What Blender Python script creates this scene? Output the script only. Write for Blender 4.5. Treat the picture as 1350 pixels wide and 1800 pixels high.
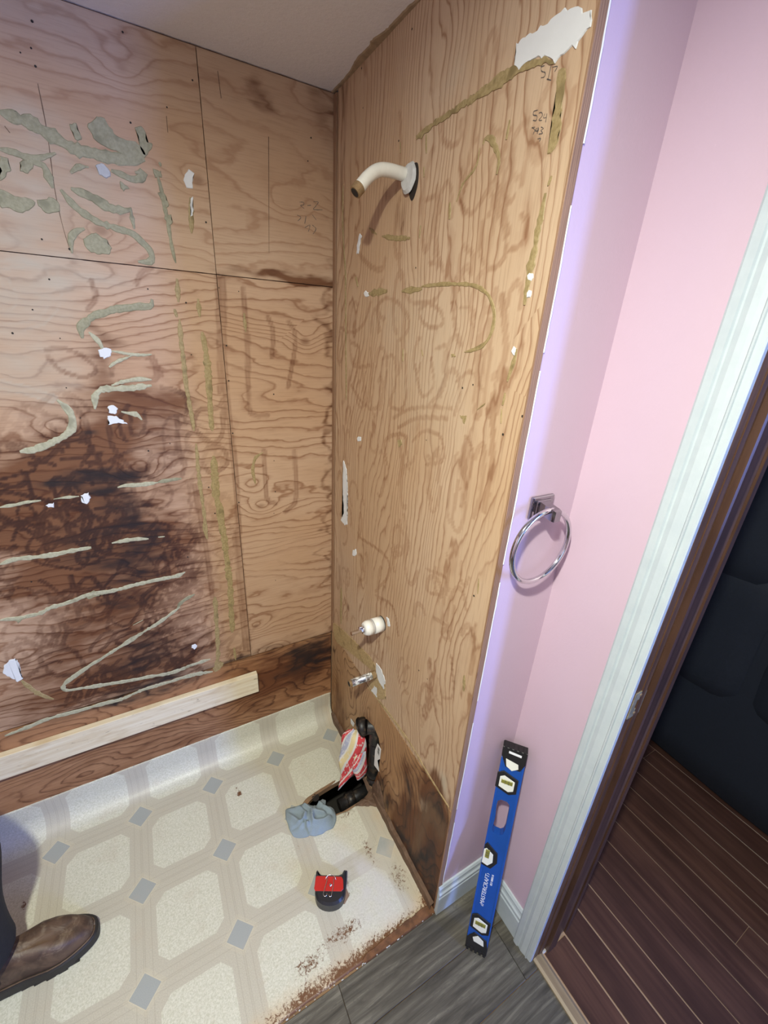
import bpy, bmesh, math, random
import numpy as np
from mathutils import Vector, Matrix, noise as mnoise
for o in list(bpy.data.objects): bpy.data.objects.remove(o)
S = bpy.context.scene
COL = S.collection
random.seed(4)
# ------------------------------------------------------------------ camera, light, exposure
H = 2.081; W = 0.780; D = 0.175
cam = bpy.data.cameras.new('camera'); cam.sensor_fit = 'HORIZONTAL'; cam.sensor_width = 36; cam.lens = 36*735.993/1350
cam.clip_start = .02
co = bpy.data.objects.new('camera', cam); COL.objects.link(co)
co.matrix_world = Matrix(((.87175023, .14878677, -.46681263, -.52684), (-.48704673, .36674002, -.79264572, -1.252), (.05326367, .91834866, .3921718, 1.54572), (0, 0, 0, 1)))
S.camera = co
wd = bpy.data.worlds.new('world'); S.world = wd; wd.use_nodes = True
wd.node_tree.nodes['Background'].inputs[0].default_value = (.55, .7, 1, 1); wd.node_tree.nodes['Background'].inputs[1].default_value = .9
def area(name, loc, tgt, sx, sy, e, col, shape='RECTANGLE'):
    l = bpy.data.lights.new(name, 'AREA'); l.shape = shape; l.size = sx; l.size_y = sy; l.energy = e; l.color = col
    o = bpy.data.objects.new(name, l); COL.objects.link(o); o.location = loc
    o.rotation_euler = (Vector(tgt)-Vector(loc)).to_track_quat('-Z', 'Y').to_euler(); return o
area('ceiling_lamp_light', (-.72, -1.29, H-.045), (-.72, -1.29, 0), .06, .06, 37, (.98, 1, .87), 'DISK')
pl_ = bpy.data.lights.new('ceiling_lamp_glow', 'POINT'); pl_.energy = 4.6; pl_.color = (.98, 1, .87); pl_.shadow_soft_size = .03; po = bpy.data.objects.new('ceiling_lamp_glow', pl_); COL.objects.link(po); po.location = (-.72, -1.29, H-.11)
area('living_room_window_light', (1.62, -3.77, 1.25), (0, -.6, 1.0), .30, 1.5, 90, (.19, .34, 1))
area('bathroom_fill_light', (-.62, -2.74, 1.45), (-.5, 0, 1.0), .9, .9, 1.6, (.6, .75, 1))  # weak cool fill from behind the camera, added; no window is known there
S.view_settings.view_transform = 'Standard'; S.view_settings.look = 'None'; S.view_settings.gamma = 1; S.view_settings.use_curve_mapping = False
S.view_settings.exposure = 0.0
# ------------------------------------------------------------------ helpers
def tag(o, label=None, cat=None, group=None, kind=None):
    if label: o['label'] = label
    if cat: o['category'] = cat
    if group: o['group'] = group
    if kind: o['kind'] = kind
    return o
def link(name, me, mat=None, parent=None, smooth=False):
    o = bpy.data.objects.new(name, me); COL.objects.link(o)
    if mat and not me.materials: me.materials.append(mat)
    if parent is not None:
        o.parent = parent; o.matrix_parent_inverse = parent.matrix_world.inverted() if parent.type != 'EMPTY' or True else Matrix()
    if smooth:
        for p in me.polygons: p.use_smooth = True
    return o
def empty(name, loc, label=None, cat=None, group=None, M=None):
    o = bpy.data.objects.new(name, None); COL.objects.link(o); o.empty_display_size = .05
    o.matrix_world = M if M is not None else Matrix.Translation(loc)
    bpy.context.view_layer.update()
    return tag(o, label, cat, group)
def mk(name, v, f, mat=None, parent=None, smooth=False):
    me = bpy.data.meshes.new(name); me.from_pydata([tuple(map(float, p)) for p in v], [], f); me.update()
    return link(name, me, mat, parent, smooth)
def obm(name, bm, mat=None, parent=None, smooth=False):
    me = bpy.data.meshes.new(name); bm.normal_update(); bm.to_mesh(me); bm.free()
    return link(name, me, mat, parent, smooth)
def boxbm(bm, x0, x1, y0, y1, z0, z1, bev=0, M=None, seg=1):
    v = [bm.verts.new(p) for p in [(x0, y0, z0), (x1, y0, z0), (x1, y1, z0), (x0, y1, z0), (x0, y0, z1), (x1, y0, z1), (x1, y1, z1), (x0, y1, z1)]]
    fs = [bm.faces.new([v[i] for i in q]) for q in [(3, 2, 1, 0), (4, 5, 6, 7), (0, 1, 5, 4), (1, 2, 6, 5), (2, 3, 7, 6), (3, 0, 4, 7)]]
    vs = v
    if bev:
        r = bmesh.ops.bevel(bm, geom=list({e for f in fs for e in f.edges}), offset=bev, segments=seg, affect='EDGES', profile=.5)
        vs = list({q for q in r['verts']})
    if M is not None: bmesh.ops.transform(bm, matrix=M, verts=[q for q in vs if q.is_valid])
def box(name, x0, x1, y0, y1, z0, z1, mat, parent=None, bev=0, M=None, seg=1, smooth=False):
    bm = bmesh.new(); boxbm(bm, x0, x1, y0, y1, z0, z1, bev, M, seg); return obm(name, bm, mat, parent, smooth)
def frame(t, up=None):
    t = Vector(t).normalized(); a = Vector((0, 0, 1)) if abs(t.z) < .9 else Vector((1, 0, 0))
    x = a.cross(t).normalized(); return x, t.cross(x)
def tube_geo(pts, rad, seg=16, caps=True, v=None, f=None):
    v = [] if v is None else v; f = [] if f is None else f; base = len(v)
    pts = [Vector(p) for p in pts]; n = len(pts)
    rad = [rad]*n if not hasattr(rad, '__len__') else rad
    px = None
    for i, p in enumerate(pts):
        t = (pts[min(i+1, n-1)]-pts[max(i-1, 0)]).normalized()
        if px is None: px, py = frame(t)
        else:
            px = (px-t*px.dot(t)).normalized(); py = t.cross(px)
        for k in range(seg):
            a = 2*math.pi*k/seg; v.append(p+px*math.cos(a)*rad[i]+py*math.sin(a)*rad[i])
    for i in range(n-1):
        for k in range(seg):
            a = base+i*seg+k; b = base+i*seg+(k+1) % seg; f.append((a, b, b+seg, a+seg))
    if caps:
        f.append(tuple(base+k for k in range(seg))[::-1]); f.append(tuple(base+(n-1)*seg+k for k in range(seg)))
    return v, f
def tube(name, pts, rad, mat, parent=None, seg=16, smooth=True, caps=True):
    v, f = tube_geo(pts, rad, seg, caps); o = mk(name, v, f, mat, parent)
    for p in o.data.polygons: p.use_smooth = smooth and len(p.vertices) == 4
    return o
def curve3(pts, n=8):
    P = [Vector(p) for p in pts]; P = [2*P[0]-P[1]]+P+[2*P[-1]-P[-2]]; out = []
    for i in range(1, len(P)-2):
        for k in range(n):
            t = k/n; a, b, c, d = P[i-1:i+3]
            out.append(.5*((2*b)+(c-a)*t+(2*a-5*b+4*c-d)*t*t+(3*b-a-3*c+d)*t**3))
    return out+[P[-2]]
def prism(name, poly, h0, h1, M, mat, parent=None, bev=0, holes=()):
    """flat polygon (with optional holes) in local xy, extruded h0..h1 along local z, placed by M"""
    bm = bmesh.new(); edges = []
    for L in [poly]+list(holes):
        vs = [bm.verts.new((p[0], p[1], h0)) for p in L]
        edges += [bm.edges.new((vs[i], vs[(i+1) % len(vs)])) for i in range(len(vs))]
    if holes: r = bmesh.ops.triangle_fill(bm, edges=edges, use_beauty=True, use_dissolve=False); fs = [g for g in r['geom'] if isinstance(g, bmesh.types.BMFace)]
    else: fs = [bm.faces.new([e.verts[0] for e in edges])]
    r = bmesh.ops.extrude_face_region(bm, geom=fs)
    nv = [g for g in r['geom'] if isinstance(g, bmesh.types.BMVert)]
    bmesh.ops.translate(bm, vec=(0, 0, h1-h0), verts=nv)
    bmesh.ops.recalc_face_normals(bm, faces=bm.faces)
    if bev:
        top = [e for e in bm.edges if all(abs(q.co.z-h1) < 1e-6 for q in e.verts) and e.calc_face_angle(0) > .5]
        bmesh.ops.bevel(bm, geom=top, offset=bev, segments=1, affect='EDGES')
    bmesh.ops.transform(bm, matrix=M, verts=bm.verts)
    return obm(name, bm, mat, parent)
def extrude_profile(name, prof, M, length, mat, parent=None):
    """profile in local xy swept along local z"""
    n = len(prof); v = [M @ Vector((p[0], p[1], 0)) for p in prof]+[M @ Vector((p[0], p[1], length)) for p in prof]
    f = [(i, (i+1) % n, (i+1) % n+n, i+n) for i in range(n)]+[tuple(range(n))[::-1], tuple(range(n, 2*n))]
    o = mk(name, v, f, mat, parent); bm = bmesh.new(); bm.from_mesh(o.data); bmesh.ops.recalc_face_normals(bm, faces=bm.faces); bm.to_mesh(o.data); bm.free(); return o
# ------------------------------------------------------------------ materials
class NT:
    def __init__(s, name):
        s.m = bpy.data.materials.new(name); s.m.use_nodes = True; s.t = s.m.node_tree; s.b = s.t.nodes['Principled BSDF']
    def n(s, ty, ins=None, **kw):
        nd = s.t.nodes.new('ShaderNode'+ty)
        for k, v in kw.items(): setattr(nd, k, v)
        for k, v in (ins or {}).items(): s.set(nd.inputs[k], v)
        return nd
    def set(s, sock, v):
        if hasattr(v, 'is_output') or isinstance(v, bpy.types.NodeSocket): s.t.links.new(v, sock)
        else:
            if sock.type == 'RGBA' and len(v) == 3: v = (*v, 1)
            sock.default_value = v
    def M(s, op, a, b=0.0, c=0.0):
        nd = s.t.nodes.new('ShaderNodeMath'); nd.operation = op
        for i, x in enumerate((a, b, c)): s.set(nd.inputs[i], x)
        return nd.outputs[0]
    def mix(s, f, a, b, blend='MIX'):
        nd = s.t.nodes.new('ShaderNodeMix'); nd.data_type = 'RGBA'; nd.blend_type = blend; nd.clamp_factor = True
        s.set(nd.inputs[0], f); s.set(nd.inputs[6], a); s.set(nd.inputs[7], b); return nd.outputs[2]
    def ramp(s, f, stops, interp='LINEAR'):
        nd = s.t.nodes.new('ShaderNodeValToRGB'); cr = nd.color_ramp; cr.interpolation = interp
        while len(cr.elements) < len(stops): cr.elements.new(.5)
        for e, (p, c) in zip(cr.elements, stops):
            e.position = p; e.color = (*c, 1) if hasattr(c, '__len__') else (c, c, c, 1)
        s.set(nd.inputs[0], f); return nd.outputs[0]
    def sstep(s, x, a, b):
        nd = s.t.nodes.new('ShaderNodeMapRange'); nd.interpolation_type = 'SMOOTHSTEP'; nd.clamp = True
        s.set(nd.inputs[0], x); nd.inputs[1].default_value = a; nd.inputs[2].default_value = b; nd.inputs[3].default_value = 0; nd.inputs[4].default_value = 1
        return nd.outputs[0]
    def noise(s, vec, scale, detail=3, rough=.5, dist=0.0):
        return s.n('TexNoise', {'Vector': vec, 'Scale': scale, 'Detail': detail, 'Roughness': rough, 'Distortion': dist}).outputs[0]
    def vec(s, x, y, z):
        nd = s.t.nodes.new('ShaderNodeCombineXYZ')
        for i, v in enumerate((x, y, z)): s.set(nd.inputs[i], v)
        return nd.outputs[0]
    def obj(s):
        tc = s.t.nodes.new('ShaderNodeTexCoord'); sp = s.t.nodes.new('ShaderNodeSeparateXYZ'); s.t.links.new(tc.outputs['Object'], sp.inputs[0])
        return tc.outputs['Object'], sp.outputs
    def rnd(s): return s.t.nodes.new('ShaderNodeObjectInfo').outputs['Random']
    def bump(s, h, st=.3, dist=.002):
        nd = s.n('Bump', {'Height': h, 'Strength': st, 'Distance': dist}); s.t.links.new(nd.outputs[0], s.b.inputs['Normal'])
    def out(s, col, rough=.5, metal=0.0, spec=None):
        s.set(s.b.inputs['Base Color'], col); s.set(s.b.inputs['Roughness'], rough); s.b.inputs['Metallic'].default_value = metal
        if spec is not None: s.b.inputs['Specular IOR Level'].default_value = spec
        return s.m
def simple(name, col, rough=.5, metal=0.0, var=.12, scale=40, bump=0.0):
    t = NT(name); oc, _ = t.obj(); nz = t.noise(oc, scale, 3)
    c = t.mix(nz, tuple(x*(1-var) for x in col), tuple(min(1, x*(1+var)) for x in col))
    if bump: t.bump(nz, bump, .002)
    return t.out(c, rough, metal)
def plywood(name, al, light, dark, freq, amp, stx, knot=1.0, attr=True, stw=.8, gh=(.42, .285, .225)):
    """rotary cut veneer: contour lines of a stretched field; al = index of the grain axis in object space"""
    t = NT(name); oc, s = t.obj(); r = t.M('MULTIPLY', t.rnd(), 37.0)
    A = s[al]; X = t.M('ADD', s[2] if al == 0 else s[1], s[1] if al == 0 else s[0])
    n1 = t.noise(t.vec(t.M('MULTIPLY', A, stx), t.M('MULTIPLY', X, 4.2), r), 1.0, 2, .42)
    n2 = t.noise(t.vec(t.M('MULTIPLY', A, 8.0), t.M('MULTIPLY', X, 20.0), r), 1.0, 3, .55)
    vo = t.n('TexVoronoi', {'Vector': t.vec(t.M('MULTIPLY', A, 4.4), t.M('MULTIPLY', X, 6.5), r), 'Scale': 1.0, 'Randomness': 1.0}, feature='F1')
    d = vo.outputs['Distance']; kr = t.n('SeparateColor', {0: vo.outputs['Color']}).outputs[0]
    kon = t.M('GREATER_THAN', kr, .38)
    b = t.M('MULTIPLY', t.M('POWER', 2.718, t.M('MULTIPLY', t.M('MULTIPLY', d, d), -22.0)), kon)
    h = t.M('ADD', t.M('MULTIPLY', X, freq), t.M('ADD', t.M('MULTIPLY', n1, amp), t.M('ADD', t.M('MULTIPLY', n2, 1.9), t.M('MULTIPLY', b, 3.0*knot))))
    fr = t.M('FRACT', h)
    ln = t.ramp(fr, [(0, .5), (.07, 0), (.6, .04), (.83, .4), (.90, 1), (.95, 1), (1, .5)])
    big = t.noise(t.vec(t.M('MULTIPLY', A, 1.6), t.M('MULTIPLY', X, 3.0), r), 1.0, 3, .5)
    st = t.M('MULTIPLY', ln, t.M('MULTIPLY', t.sstep(t.noise(t.vec(t.M('MULTIPLY', A, 3.0), t.M('MULTIPLY', X, 7.0), r), 1.0, 2), .15, .55), stw))
    fine = t.noise(t.vec(t.M('MULTIPLY', A, 14), t.M('MULTIPLY', X, 300), r), 1.0, 2, .6)
    lt2 = (light[0]*.88, light[1]*.80, light[2]*.70)
    c = t.mix(t.sstep(big, .3, .7), light, lt2)
    c = t.mix(st, c, dark)
    c = t.mix(t.M('MULTIPLY', t.sstep(fine, .45, .8), .28), c, tuple(x*.75 for x in dark))
    kd = t.M('MULTIPLY', t.M('SUBTRACT', 1.0, t.sstep(d, .02, .095)), t.M('MULTIPLY', kon, .75*knot))
    c = t.mix(kd, c, (.16, .065, .03))
    if attr:
        at = t.n('Attribute', attribute_name='stain'); sc = t.n('SeparateColor', {0: at.outputs['Color']})
        rg = t.M('SUBTRACT', t.noise(t.vec(t.M('MULTIPLY', A, 9), t.M('MULTIPLY', X, 60), r), 1.0, 4, .6), .5)
        lb = t.M('MULTIPLY', ln, .22)
        br = t.sstep(t.M('ADD', sc.outputs[1], t.M('ADD', t.M('MULTIPLY', rg, .55), t.M('MULTIPLY', lb, sc.outputs[1]))), .12, .88)
        bk = t.sstep(t.M('ADD', sc.outputs[0], t.M('ADD', t.M('MULTIPLY', rg, .45), t.M('MULTIPLY', lb, sc.outputs[0]))), .12, .98)
        c = t.mix(t.M('MULTIPLY', at.outputs['Alpha'], .7), c, (.46, .43, .34))
        c = t.mix(t.M('MULTIPLY', sc.outputs[2], .95), c, gh, 'MULTIPLY')
        c = t.mix(br, c, (.34, .22, .15), 'MULTIPLY')
        c = t.mix(t.M('MULTIPLY', bk, .93), c, (.014, .011, .012)); c = t.mix(t.M('MULTIPLY', t.M('MULTIPLY', sc.outputs[2], sc.outputs[1]), .5), c, (.028, .017, .014))
    t.bump(t.M('ADD', t.M('MULTIPLY', ln, -.5), t.M('MULTIPLY', fine, -.5)), .35, .0012)
    return t.out(c, .62, spec=.3)
MW_back = plywood('plywood_grain_level', 0, (.52, .355, .235), (.27, .135, .07), 30, 17, 1.0, .85, stw=.85)
MW_top = plywood('plywood_grain_upper', 0, (.50, .35, .235), (.31, .165, .09), 20, 14, .9, .7, stw=.6)
MW_side = plywood('plywood_grain_upright', 2, (.555, .41, .28), (.29, .15, .078), 64, 24, .9, stw=.8, gh=(.60, .45, .36))
MW_strip = plywood('plywood_wet', 0, (.44, .245, .13), (.17, .075, .036), 18, 26, 1.6, .5, stw=.75)
MW_sidelow = plywood('plywood_wet_upright', 2, (.44, .27, .14), (.16, .075, .035), 22, 30, 1.8, .5, stw=.8)
def boardmat():
    t = NT('pine_board'); oc, s = t.obj(); g = t.noise(t.vec(t.M('MULTIPLY', s[0], 4.0), t.M('MULTIPLY', s[2], 90.0), t.M('MULTIPLY', s[1], 90.0)), 1.0, 4, .6)
    d = t.noise(t.vec(t.M('MULTIPLY', s[0], 16.0), t.M('MULTIPLY', s[2], 70.0), 0.0), 1.0, 5, .7, .8); b = t.noise(t.vec(t.M('MULTIPLY', s[0], 7.0), t.M('MULTIPLY', s[2], 24.0), 3.0), 1.0, 3, .6)
    c = t.mix(t.sstep(g, .3, .7), (.80, .73, .56), (.68, .57, .38)); c = t.mix(t.M('MULTIPLY', t.sstep(b, .5, .72), .6), c, (.52, .38, .20)); c = t.mix(t.M('MULTIPLY', t.sstep(d, .60, .70), .75), c, (.16, .10, .055))
    t.bump(g, .2, .001); return t.out(c, .6)
MW_board = boardmat()
MW_edge = plywood('plywood_edge', 2, (.33, .20, .12), (.11, .05, .028), 260, 4, .5, 0, False)
def gluemat(name, c1, c2):
    t = NT(name); oc, _ = t.obj(); nz = t.noise(oc, 160, 4, .6); n2 = t.noise(oc, 30, 2)
    c = t.mix(t.sstep(nz, .3, .7), c1, c2); c = t.mix(t.sstep(n2, .55, .7), c, tuple(x*.8 for x in c1)); t.bump(nz, .5, .0015); return t.out(c, .55)
M_glue = {'g': gluemat('glue_grey', (.235, .22, .125), (.31, .29, .18)), 'o': gluemat('glue_olive', (.27, .20, .085), (.38, .29, .14)),
          'k': gluemat('caulk_tan', (.36, .25, .11), (.50, .37, .19)), 'p': gluemat('glue_pale', (.36, .345, .225), (.46, .44, .30))}
M_plaster = simple('plaster_white', (.70, .72, .72), .7, var=.06, scale=25)
M_plaster2 = simple('plaster_grey', (.42, .43, .42), .7, var=.2, scale=90, bump=.4)
M_pencil = simple('pencil_graphite', (.10, .085, .075), .6)
M_black = simple('dark_hole', (.02, .014, .01), .8)
M_ceil = NT('ceiling_paint'); oc, _ = M_ceil.obj(); nz = M_ceil.noise(oc, 130, 4, .6); M_ceil.bump(nz, .35, .003); M_ceil = M_ceil.out(M_ceil.mix(nz, (.74, .73, .72), (.82, .81, .80)), .85)
def pinkmat():
    t = NT('pink_paint'); oc, _ = t.obj(); nz = t.noise(oc, 6, 4, .6); n2 = t.noise(oc, 220, 2); sc = t.noise(oc, 18, 5, .7, 1.5)
    c = t.mix(nz, (.56, .42, .505), (.59, .45, .535)); c = t.mix(t.M('MULTIPLY', t.sstep(sc, .72, .78), .4), c, (.80, .66, .70)); t.bump(n2, .12, .0015); return t.out(c, .42)
M_pink = pinkmat()
def whitewood():
    t = NT('white_trim_paint'); oc, _ = t.obj(); nz = t.noise(oc, 25, 5, .65); ch = t.noise(oc, 60, 4, .7, .6)
    c = t.mix(t.sstep(nz, .3, .7), (.46, .525, .555), (.50, .565, .59)); c = t.mix(t.M('MULTIPLY', t.sstep(ch, .74, .78), .5), c, (.35, .34, .30)); t.bump(nz, .1, .001); return t.out(c, .35)
M_trim = whitewood()
def darkwood(name, c1, c2, al, rough=.4):
    t = NT(name); oc, s = t.obj(); r = t.M('MULTIPLY', t.rnd(), 40.0); o = [i for i in range(3) if i != al]
    v = t.vec(t.M('MULTIPLY', s[al], 3.0), t.M('MULTIPLY', s[o[0]], 70.0), t.M('ADD', t.M('MULTIPLY', s[o[1]], 70.0), r)); nz = t.noise(v, 1.0, 4, .6)
    b = t.noise(t.vec(t.M('MULTIPLY', s[al], 5.0), t.M('MULTIPLY', s[o[0]], 12.0), r), 1.0, 3)
    c = t.mix(t.sstep(nz, .3, .7), c1, c2); c = t.mix(t.M('MULTIPLY', t.sstep(b, .4, .75), .6), c, tuple(x*.5 for x in c1))
    c = t.mix(t.M('MULTIPLY', t.rnd(), .35), c, tuple(x*.55 for x in c1)); t.bump(nz, .15, .001); return t.out(c, rough)
M_jamb = darkwood('mahogany_jamb', (.085, .042, .025), (.16, .085, .048), 2, .34)
M_jamb2 = darkwood('mahogany_stop', (.062, .030, .020), (.105, .054, .034), 2, .34)
M_plank = darkwood('mahogany_floor_plank', (.070, .031, .021), (.112, .053, .034), 1, .4)
M_gap = simple('raw_wood_gap', (.36, .235, .14), .7, var=.25)
M_thresh = darkwood('oak_threshold', (.30, .22, .13), (.42, .32, .20), 1, .45)
def vinylmat():
    t = NT('grey_vinyl_plank'); oc, s = t.obj(); r = t.M('MULTIPLY', t.rnd(), 60.0)
    v = t.vec(t.M('MULTIPLY', s[0], 5.0), t.M('ADD', t.M('MULTIPLY', s[1], 75.0), r), r); nz = t.noise(v, 1.0, 5, .65, .6)
    b = t.noise(t.vec(t.M('MULTIPLY', s[0], 6.0), t.M('MULTIPLY', s[1], 16.0), r), 1.0, 4, .6, .5)
    h = t.M('FRACT', t.M('ADD', t.M('MULTIPLY', s[1], 60.0), t.M('MULTIPLY', b, 9.0)))
    c = t.ramp(nz, [(.30, (.020, .017, .012)), (.44, (.055, .048, .036)), (.56, (.095, .085, .065)), (.72, (.19, .175, .135))])
    c = t.mix(t.M('MULTIPLY', t.sstep(h, .75, .98), .45), c, (.055, .05, .042)); c = t.mix(t.M('MULTIPLY', t.sstep(b, .5, .75), .4), c, (.10, .088, .068))
    c = t.mix(t.M('MULTIPLY', t.rnd(), .15), c, (.17, .16, .13)); t.bump(nz, .25, .001); return t.out(c, .45)
M_vinyl = vinylmat()
def linomat():
    t = NT('patterned_lino'); uv = t.n('UVMap', uv_map='pattern').outputs[0]; sp = t.n('SeparateXYZ', {0: uv}).outputs
    px = t.M('DIVIDE', t.M('ADD', sp[0], .0455), .2305); py = t.M('DIVIDE', t.M('ADD', sp[1], .1045), .2325)
    qx = t.M('MULTIPLY', t.M('SUBTRACT', t.M('FRACT', px), .5), .2305); qy = t.M('MULTIPLY', t.M('SUBTRACT', t.M('FRACT', py), .5), .2325)
    ax = t.M('ABSOLUTE', qx); ay = t.M('ABSOLUTE', qy)
    dx = t.M('SUBTRACT', .11525, ax); dy = t.M('SUBTRACT', .11625, ay); dd = t.M('ADD', dx, dy)
    big = t.M('SUBTRACT', .0835, t.M('MAXIMUM', ax, ay)); ch = t.M('MULTIPLY', t.M('SUBTRACT', .142, t.M('ADD', ax, ay)), .8)
    tile = t.sstep(t.M('MINIMUM', big, ch), -.0008, .0016)
    sq = t.sstep(t.M('SUBTRACT', .0365, dd), -.0008, .0008)
    line = t.M('SUBTRACT', 1.0, t.sstep(t.M('ABSOLUTE', t.M('SUBTRACT', dd, .0375)), .0006, .0020))
    line2 = t.M('SUBTRACT', 1.0, t.sstep(t.M('ABSOLUTE', t.M('SUBTRACT', t.M('MINIMUM', dx, dy), .002)), .0005, .0016))
    line3 = t.M('SUBTRACT', 1.0, t.sstep(t.M('ABSOLUTE', t.M('SUBTRACT', t.M('MINIMUM', dx, dy), .019)), .0005, .0016))
    inner = t.sstep(t.M('SUBTRACT', .050, dd), -.0005, .001)
    n1 = t.noise(uv, 420, 3, .6); n2 = t.noise(uv, 900, 2, .6); n3 = t.noise(uv, 14, 4, .6); nl = t.noise(t.vec(t.M('MULTIPLY', sp[0], 40.0), t.M('MULTIPLY', sp[1], 400.0), 0.0), 1.0, 3)
    ct = t.mix(t.sstep(t.noise(uv, 230, 4, .65, .8), .36, .64), (.54, .535, .42), (.69, .68, .575))
    cb = t.mix(t.sstep(n1, .3, .7), (.47, .44, .355), (.56, .53, .43)); cb = t.mix(t.M('MULTIPLY', t.M('MAXIMUM', line2, line3), .3), cb, (.34, .30, .23))
    cb = t.mix(t.M('MULTIPLY', inner, .25), cb, (.62, .57, .42))
    cd = t.mix(t.sstep(n2, .3, .7), (.31, .335, .325), (.41, .43, .415))
    c = t.mix(tile, cb, ct); c = t.mix(sq, c, cd); c = t.mix(t.M('MULTIPLY', line, .55), c, (.66, .60, .44))
    c = t.mix(t.M('MULTIPLY', t.sstep(n3, .52, .75), .22), c, (.48, .40, .30))
    sm = t.noise(uv, 55, 5, .7, 1.2); c = t.mix(t.M('MULTIPLY', t.sstep(sm, .69, .76), .35), c, (.25, .2, .16))
    at = t.n('Attribute', attribute_name='stain'); sc = t.n('SeparateColor', {0: at.outputs['Color']}); spk = t.noise(uv, 130, 6, .78, .7)
    c = t.mix(t.M('MULTIPLY', t.sstep(t.M('ADD', sc.outputs[1], t.M('SUBTRACT', n3, .5)), .1, 1.0), .75), c, (.60, .47, .30))
    c = t.mix(t.M('MULTIPLY', at.outputs['Alpha'], t.sstep(n3, .3, .6)), c, (.62, .60, .57))
    c = t.mix(t.sstep(t.M('ADD', spk, t.M('MULTIPLY', sc.outputs[0], .5)), .74, .86), c, (.15, .066, .028))
    t.bump(n1, .3, .001); return t.out(c, t.M('ADD', .30, t.M('MULTIPLY', n3, .2)))
M_lino = linomat()
M_rot = simple('rotted_wood', (.15, .065, .025), .8, var=.8, scale=70, bump=.8)
M_khaki = simple('torn_paper', (.34, .25, .15), .85, var=.45, scale=60)
M_rotd = simple('damp_wood', (.13, .075, .045), .75, var=.6, scale=60, bump=.6)
M_sub = simple('subfloor_wood', (.24, .145, .08), .8, var=.4, scale=30)
M_dirt = simple('crawlspace_dirt', (.03, .025, .02), .9)
M_chromed = simple('chrome_bracket', (.36, .35, .37), .12, 1, .05)
M_chrome = simple('chrome', (.72, .72, .74), .07, 1, .02)
M_steel = simple('steel_wire', (.70, .70, .70), .25, 1, .05)
def galvmat():
    t = NT('galvanised_pipe'); oc, _ = t.obj(); nz = t.noise(oc, 90, 4, .7); t.b.inputs['Metallic'].default_value = 0
    c = t.ramp(nz, [(.35, (.30, .32, .33)), (.5, (.62, .66, .68)), (.62, (.80, .82, .80))], 'LINEAR'); m = t.M('SUBTRACT', 1.0, t.sstep(nz, .5, .6)); t.out(c, .3); t.t.links.new(m, t.b.inputs['Metallic']); return t.m
M_galv = galvmat()
M_arm = simple('aged_white_paint', (.68, .66, .58), .38, var=.14, scale=60)
M_pvc = simple('white_nylon', (.80, .79, .74), .35, var=.05)
M_band = simple('grey_band', (.45, .43, .42), .4)
M_brass = simple('old_brass', (.30, .20, .10), .5, .4, .4, 120)
M_abs = NT('black_abs_pipe'); oc, _ = M_abs.obj(); nz = M_abs.noise(oc, 45, 5, .7); M_abs.bump(nz, .3, .001); M_abs = M_abs.out(M_abs.mix(M_abs.sstep(nz, .5, .72), (.013, .012, .012), (.10, .07, .045)), .45)
M_blue = simple('blue_enamel', (.010, .074, .35), .36, var=.12, scale=30)
M_bluev = simple('blue_edge', (.012, .08, .40), .3)
M_rub = simple('black_rubber', (.012, .012, .013), .5, var=.3, scale=90)
M_vialw = simple('vial_white', (.78, .80, .72), .35, var=.04)
M_vial = simple('vial_fluid', (.22, .215, .045), .15, var=.2)
M_text = simple('printed_white', (.80, .82, .85), .5, var=.02)
M_red = simple('red_plastic', (.50, .022, .018), .38, var=.1)
M_blkp = simple('black_plastic', (.018, .019, .023), .38, var=.3, scale=60)
M_rag = NT('grey_blue_towelling'); oc, _ = M_rag.obj(); nz = M_rag.noise(oc, 700, 2); M_rag.bump(nz, .6, .002); M_rag = M_rag.out(M_rag.mix(nz, (.20, .26, .30), (.33, .40, .44)), .9)
def stripemat():
    t = NT('striped_cloth'); uv = t.n('UVMap', uv_map='pattern').outputs[0]; sp = t.n('SeparateXYZ', {0: uv}).outputs
    k = t.M('FRACT', t.M('ADD', t.M('MULTIPLY', sp[0], .5), t.M('MULTIPLY', sp[1], .62)))
    W_ = (.72, .70, .66); R = (.62, .06, .07); Y = (.74, .62, .34); B = (.42, .44, .56)
    c = t.ramp(k, [(0, R), (.10, W_), (.13, R), (.25, W_), (.29, B), (.40, W_), (.43, Y), (.53, W_), (.57, R), (.68, W_), (.72, R), (.82, B), (.92, W_)], 'CONSTANT')
    c = t.mix(t.M('MULTIPLY', t.sstep(t.n('TexVoronoi', {'Vector': uv, 'Scale': 16.0}).outputs['Distance'], .38, .28), .6), c, W_)
    nz = t.noise(uv, 300, 2); t.bump(nz, .4, .001); return t.out(c, .9)
M_cloth = stripemat()
def leathermat():
    t = NT('brown_worn_leather'); oc, _ = t.obj(); nz = t.noise(oc, 22, 5, .6, .6); sc = t.noise(oc, 17, 6, .7, 1.2); f = t.noise(oc, 400, 2)
    c = t.mix(t.sstep(nz, .35, .65), (.060, .034, .022), (.125, .075, .045)); c = t.mix(t.M('MULTIPLY', t.sstep(sc, .52, .68), .6), c, (.26, .20, .135)); t.bump(f, .2, .001); return t.out(c, .55)
M_boot = leathermat()
M_sole = simple('black_boot_sole', (.018, .015, .013), .6)
M_denim = simple('black_work_trousers', (.010, .011, .016), .85, var=.3, scale=200, bump=.3)
M_shirt = simple('dark_grey_shirt', (.06, .065, .075), .85, scale=150)
M_skin = simple('skin', (.52, .31, .22), .5, var=.06)
M_hair = simple('brown_hair', (.05, .03, .018), .6)
M_sofa = simple('navy_sofa_fabric', (.006, .0105, .018), .8, var=.25, scale=120, bump=.25)
M_paper = simple('white_paper', (.72, .72, .70), .7, var=.03)
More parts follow.
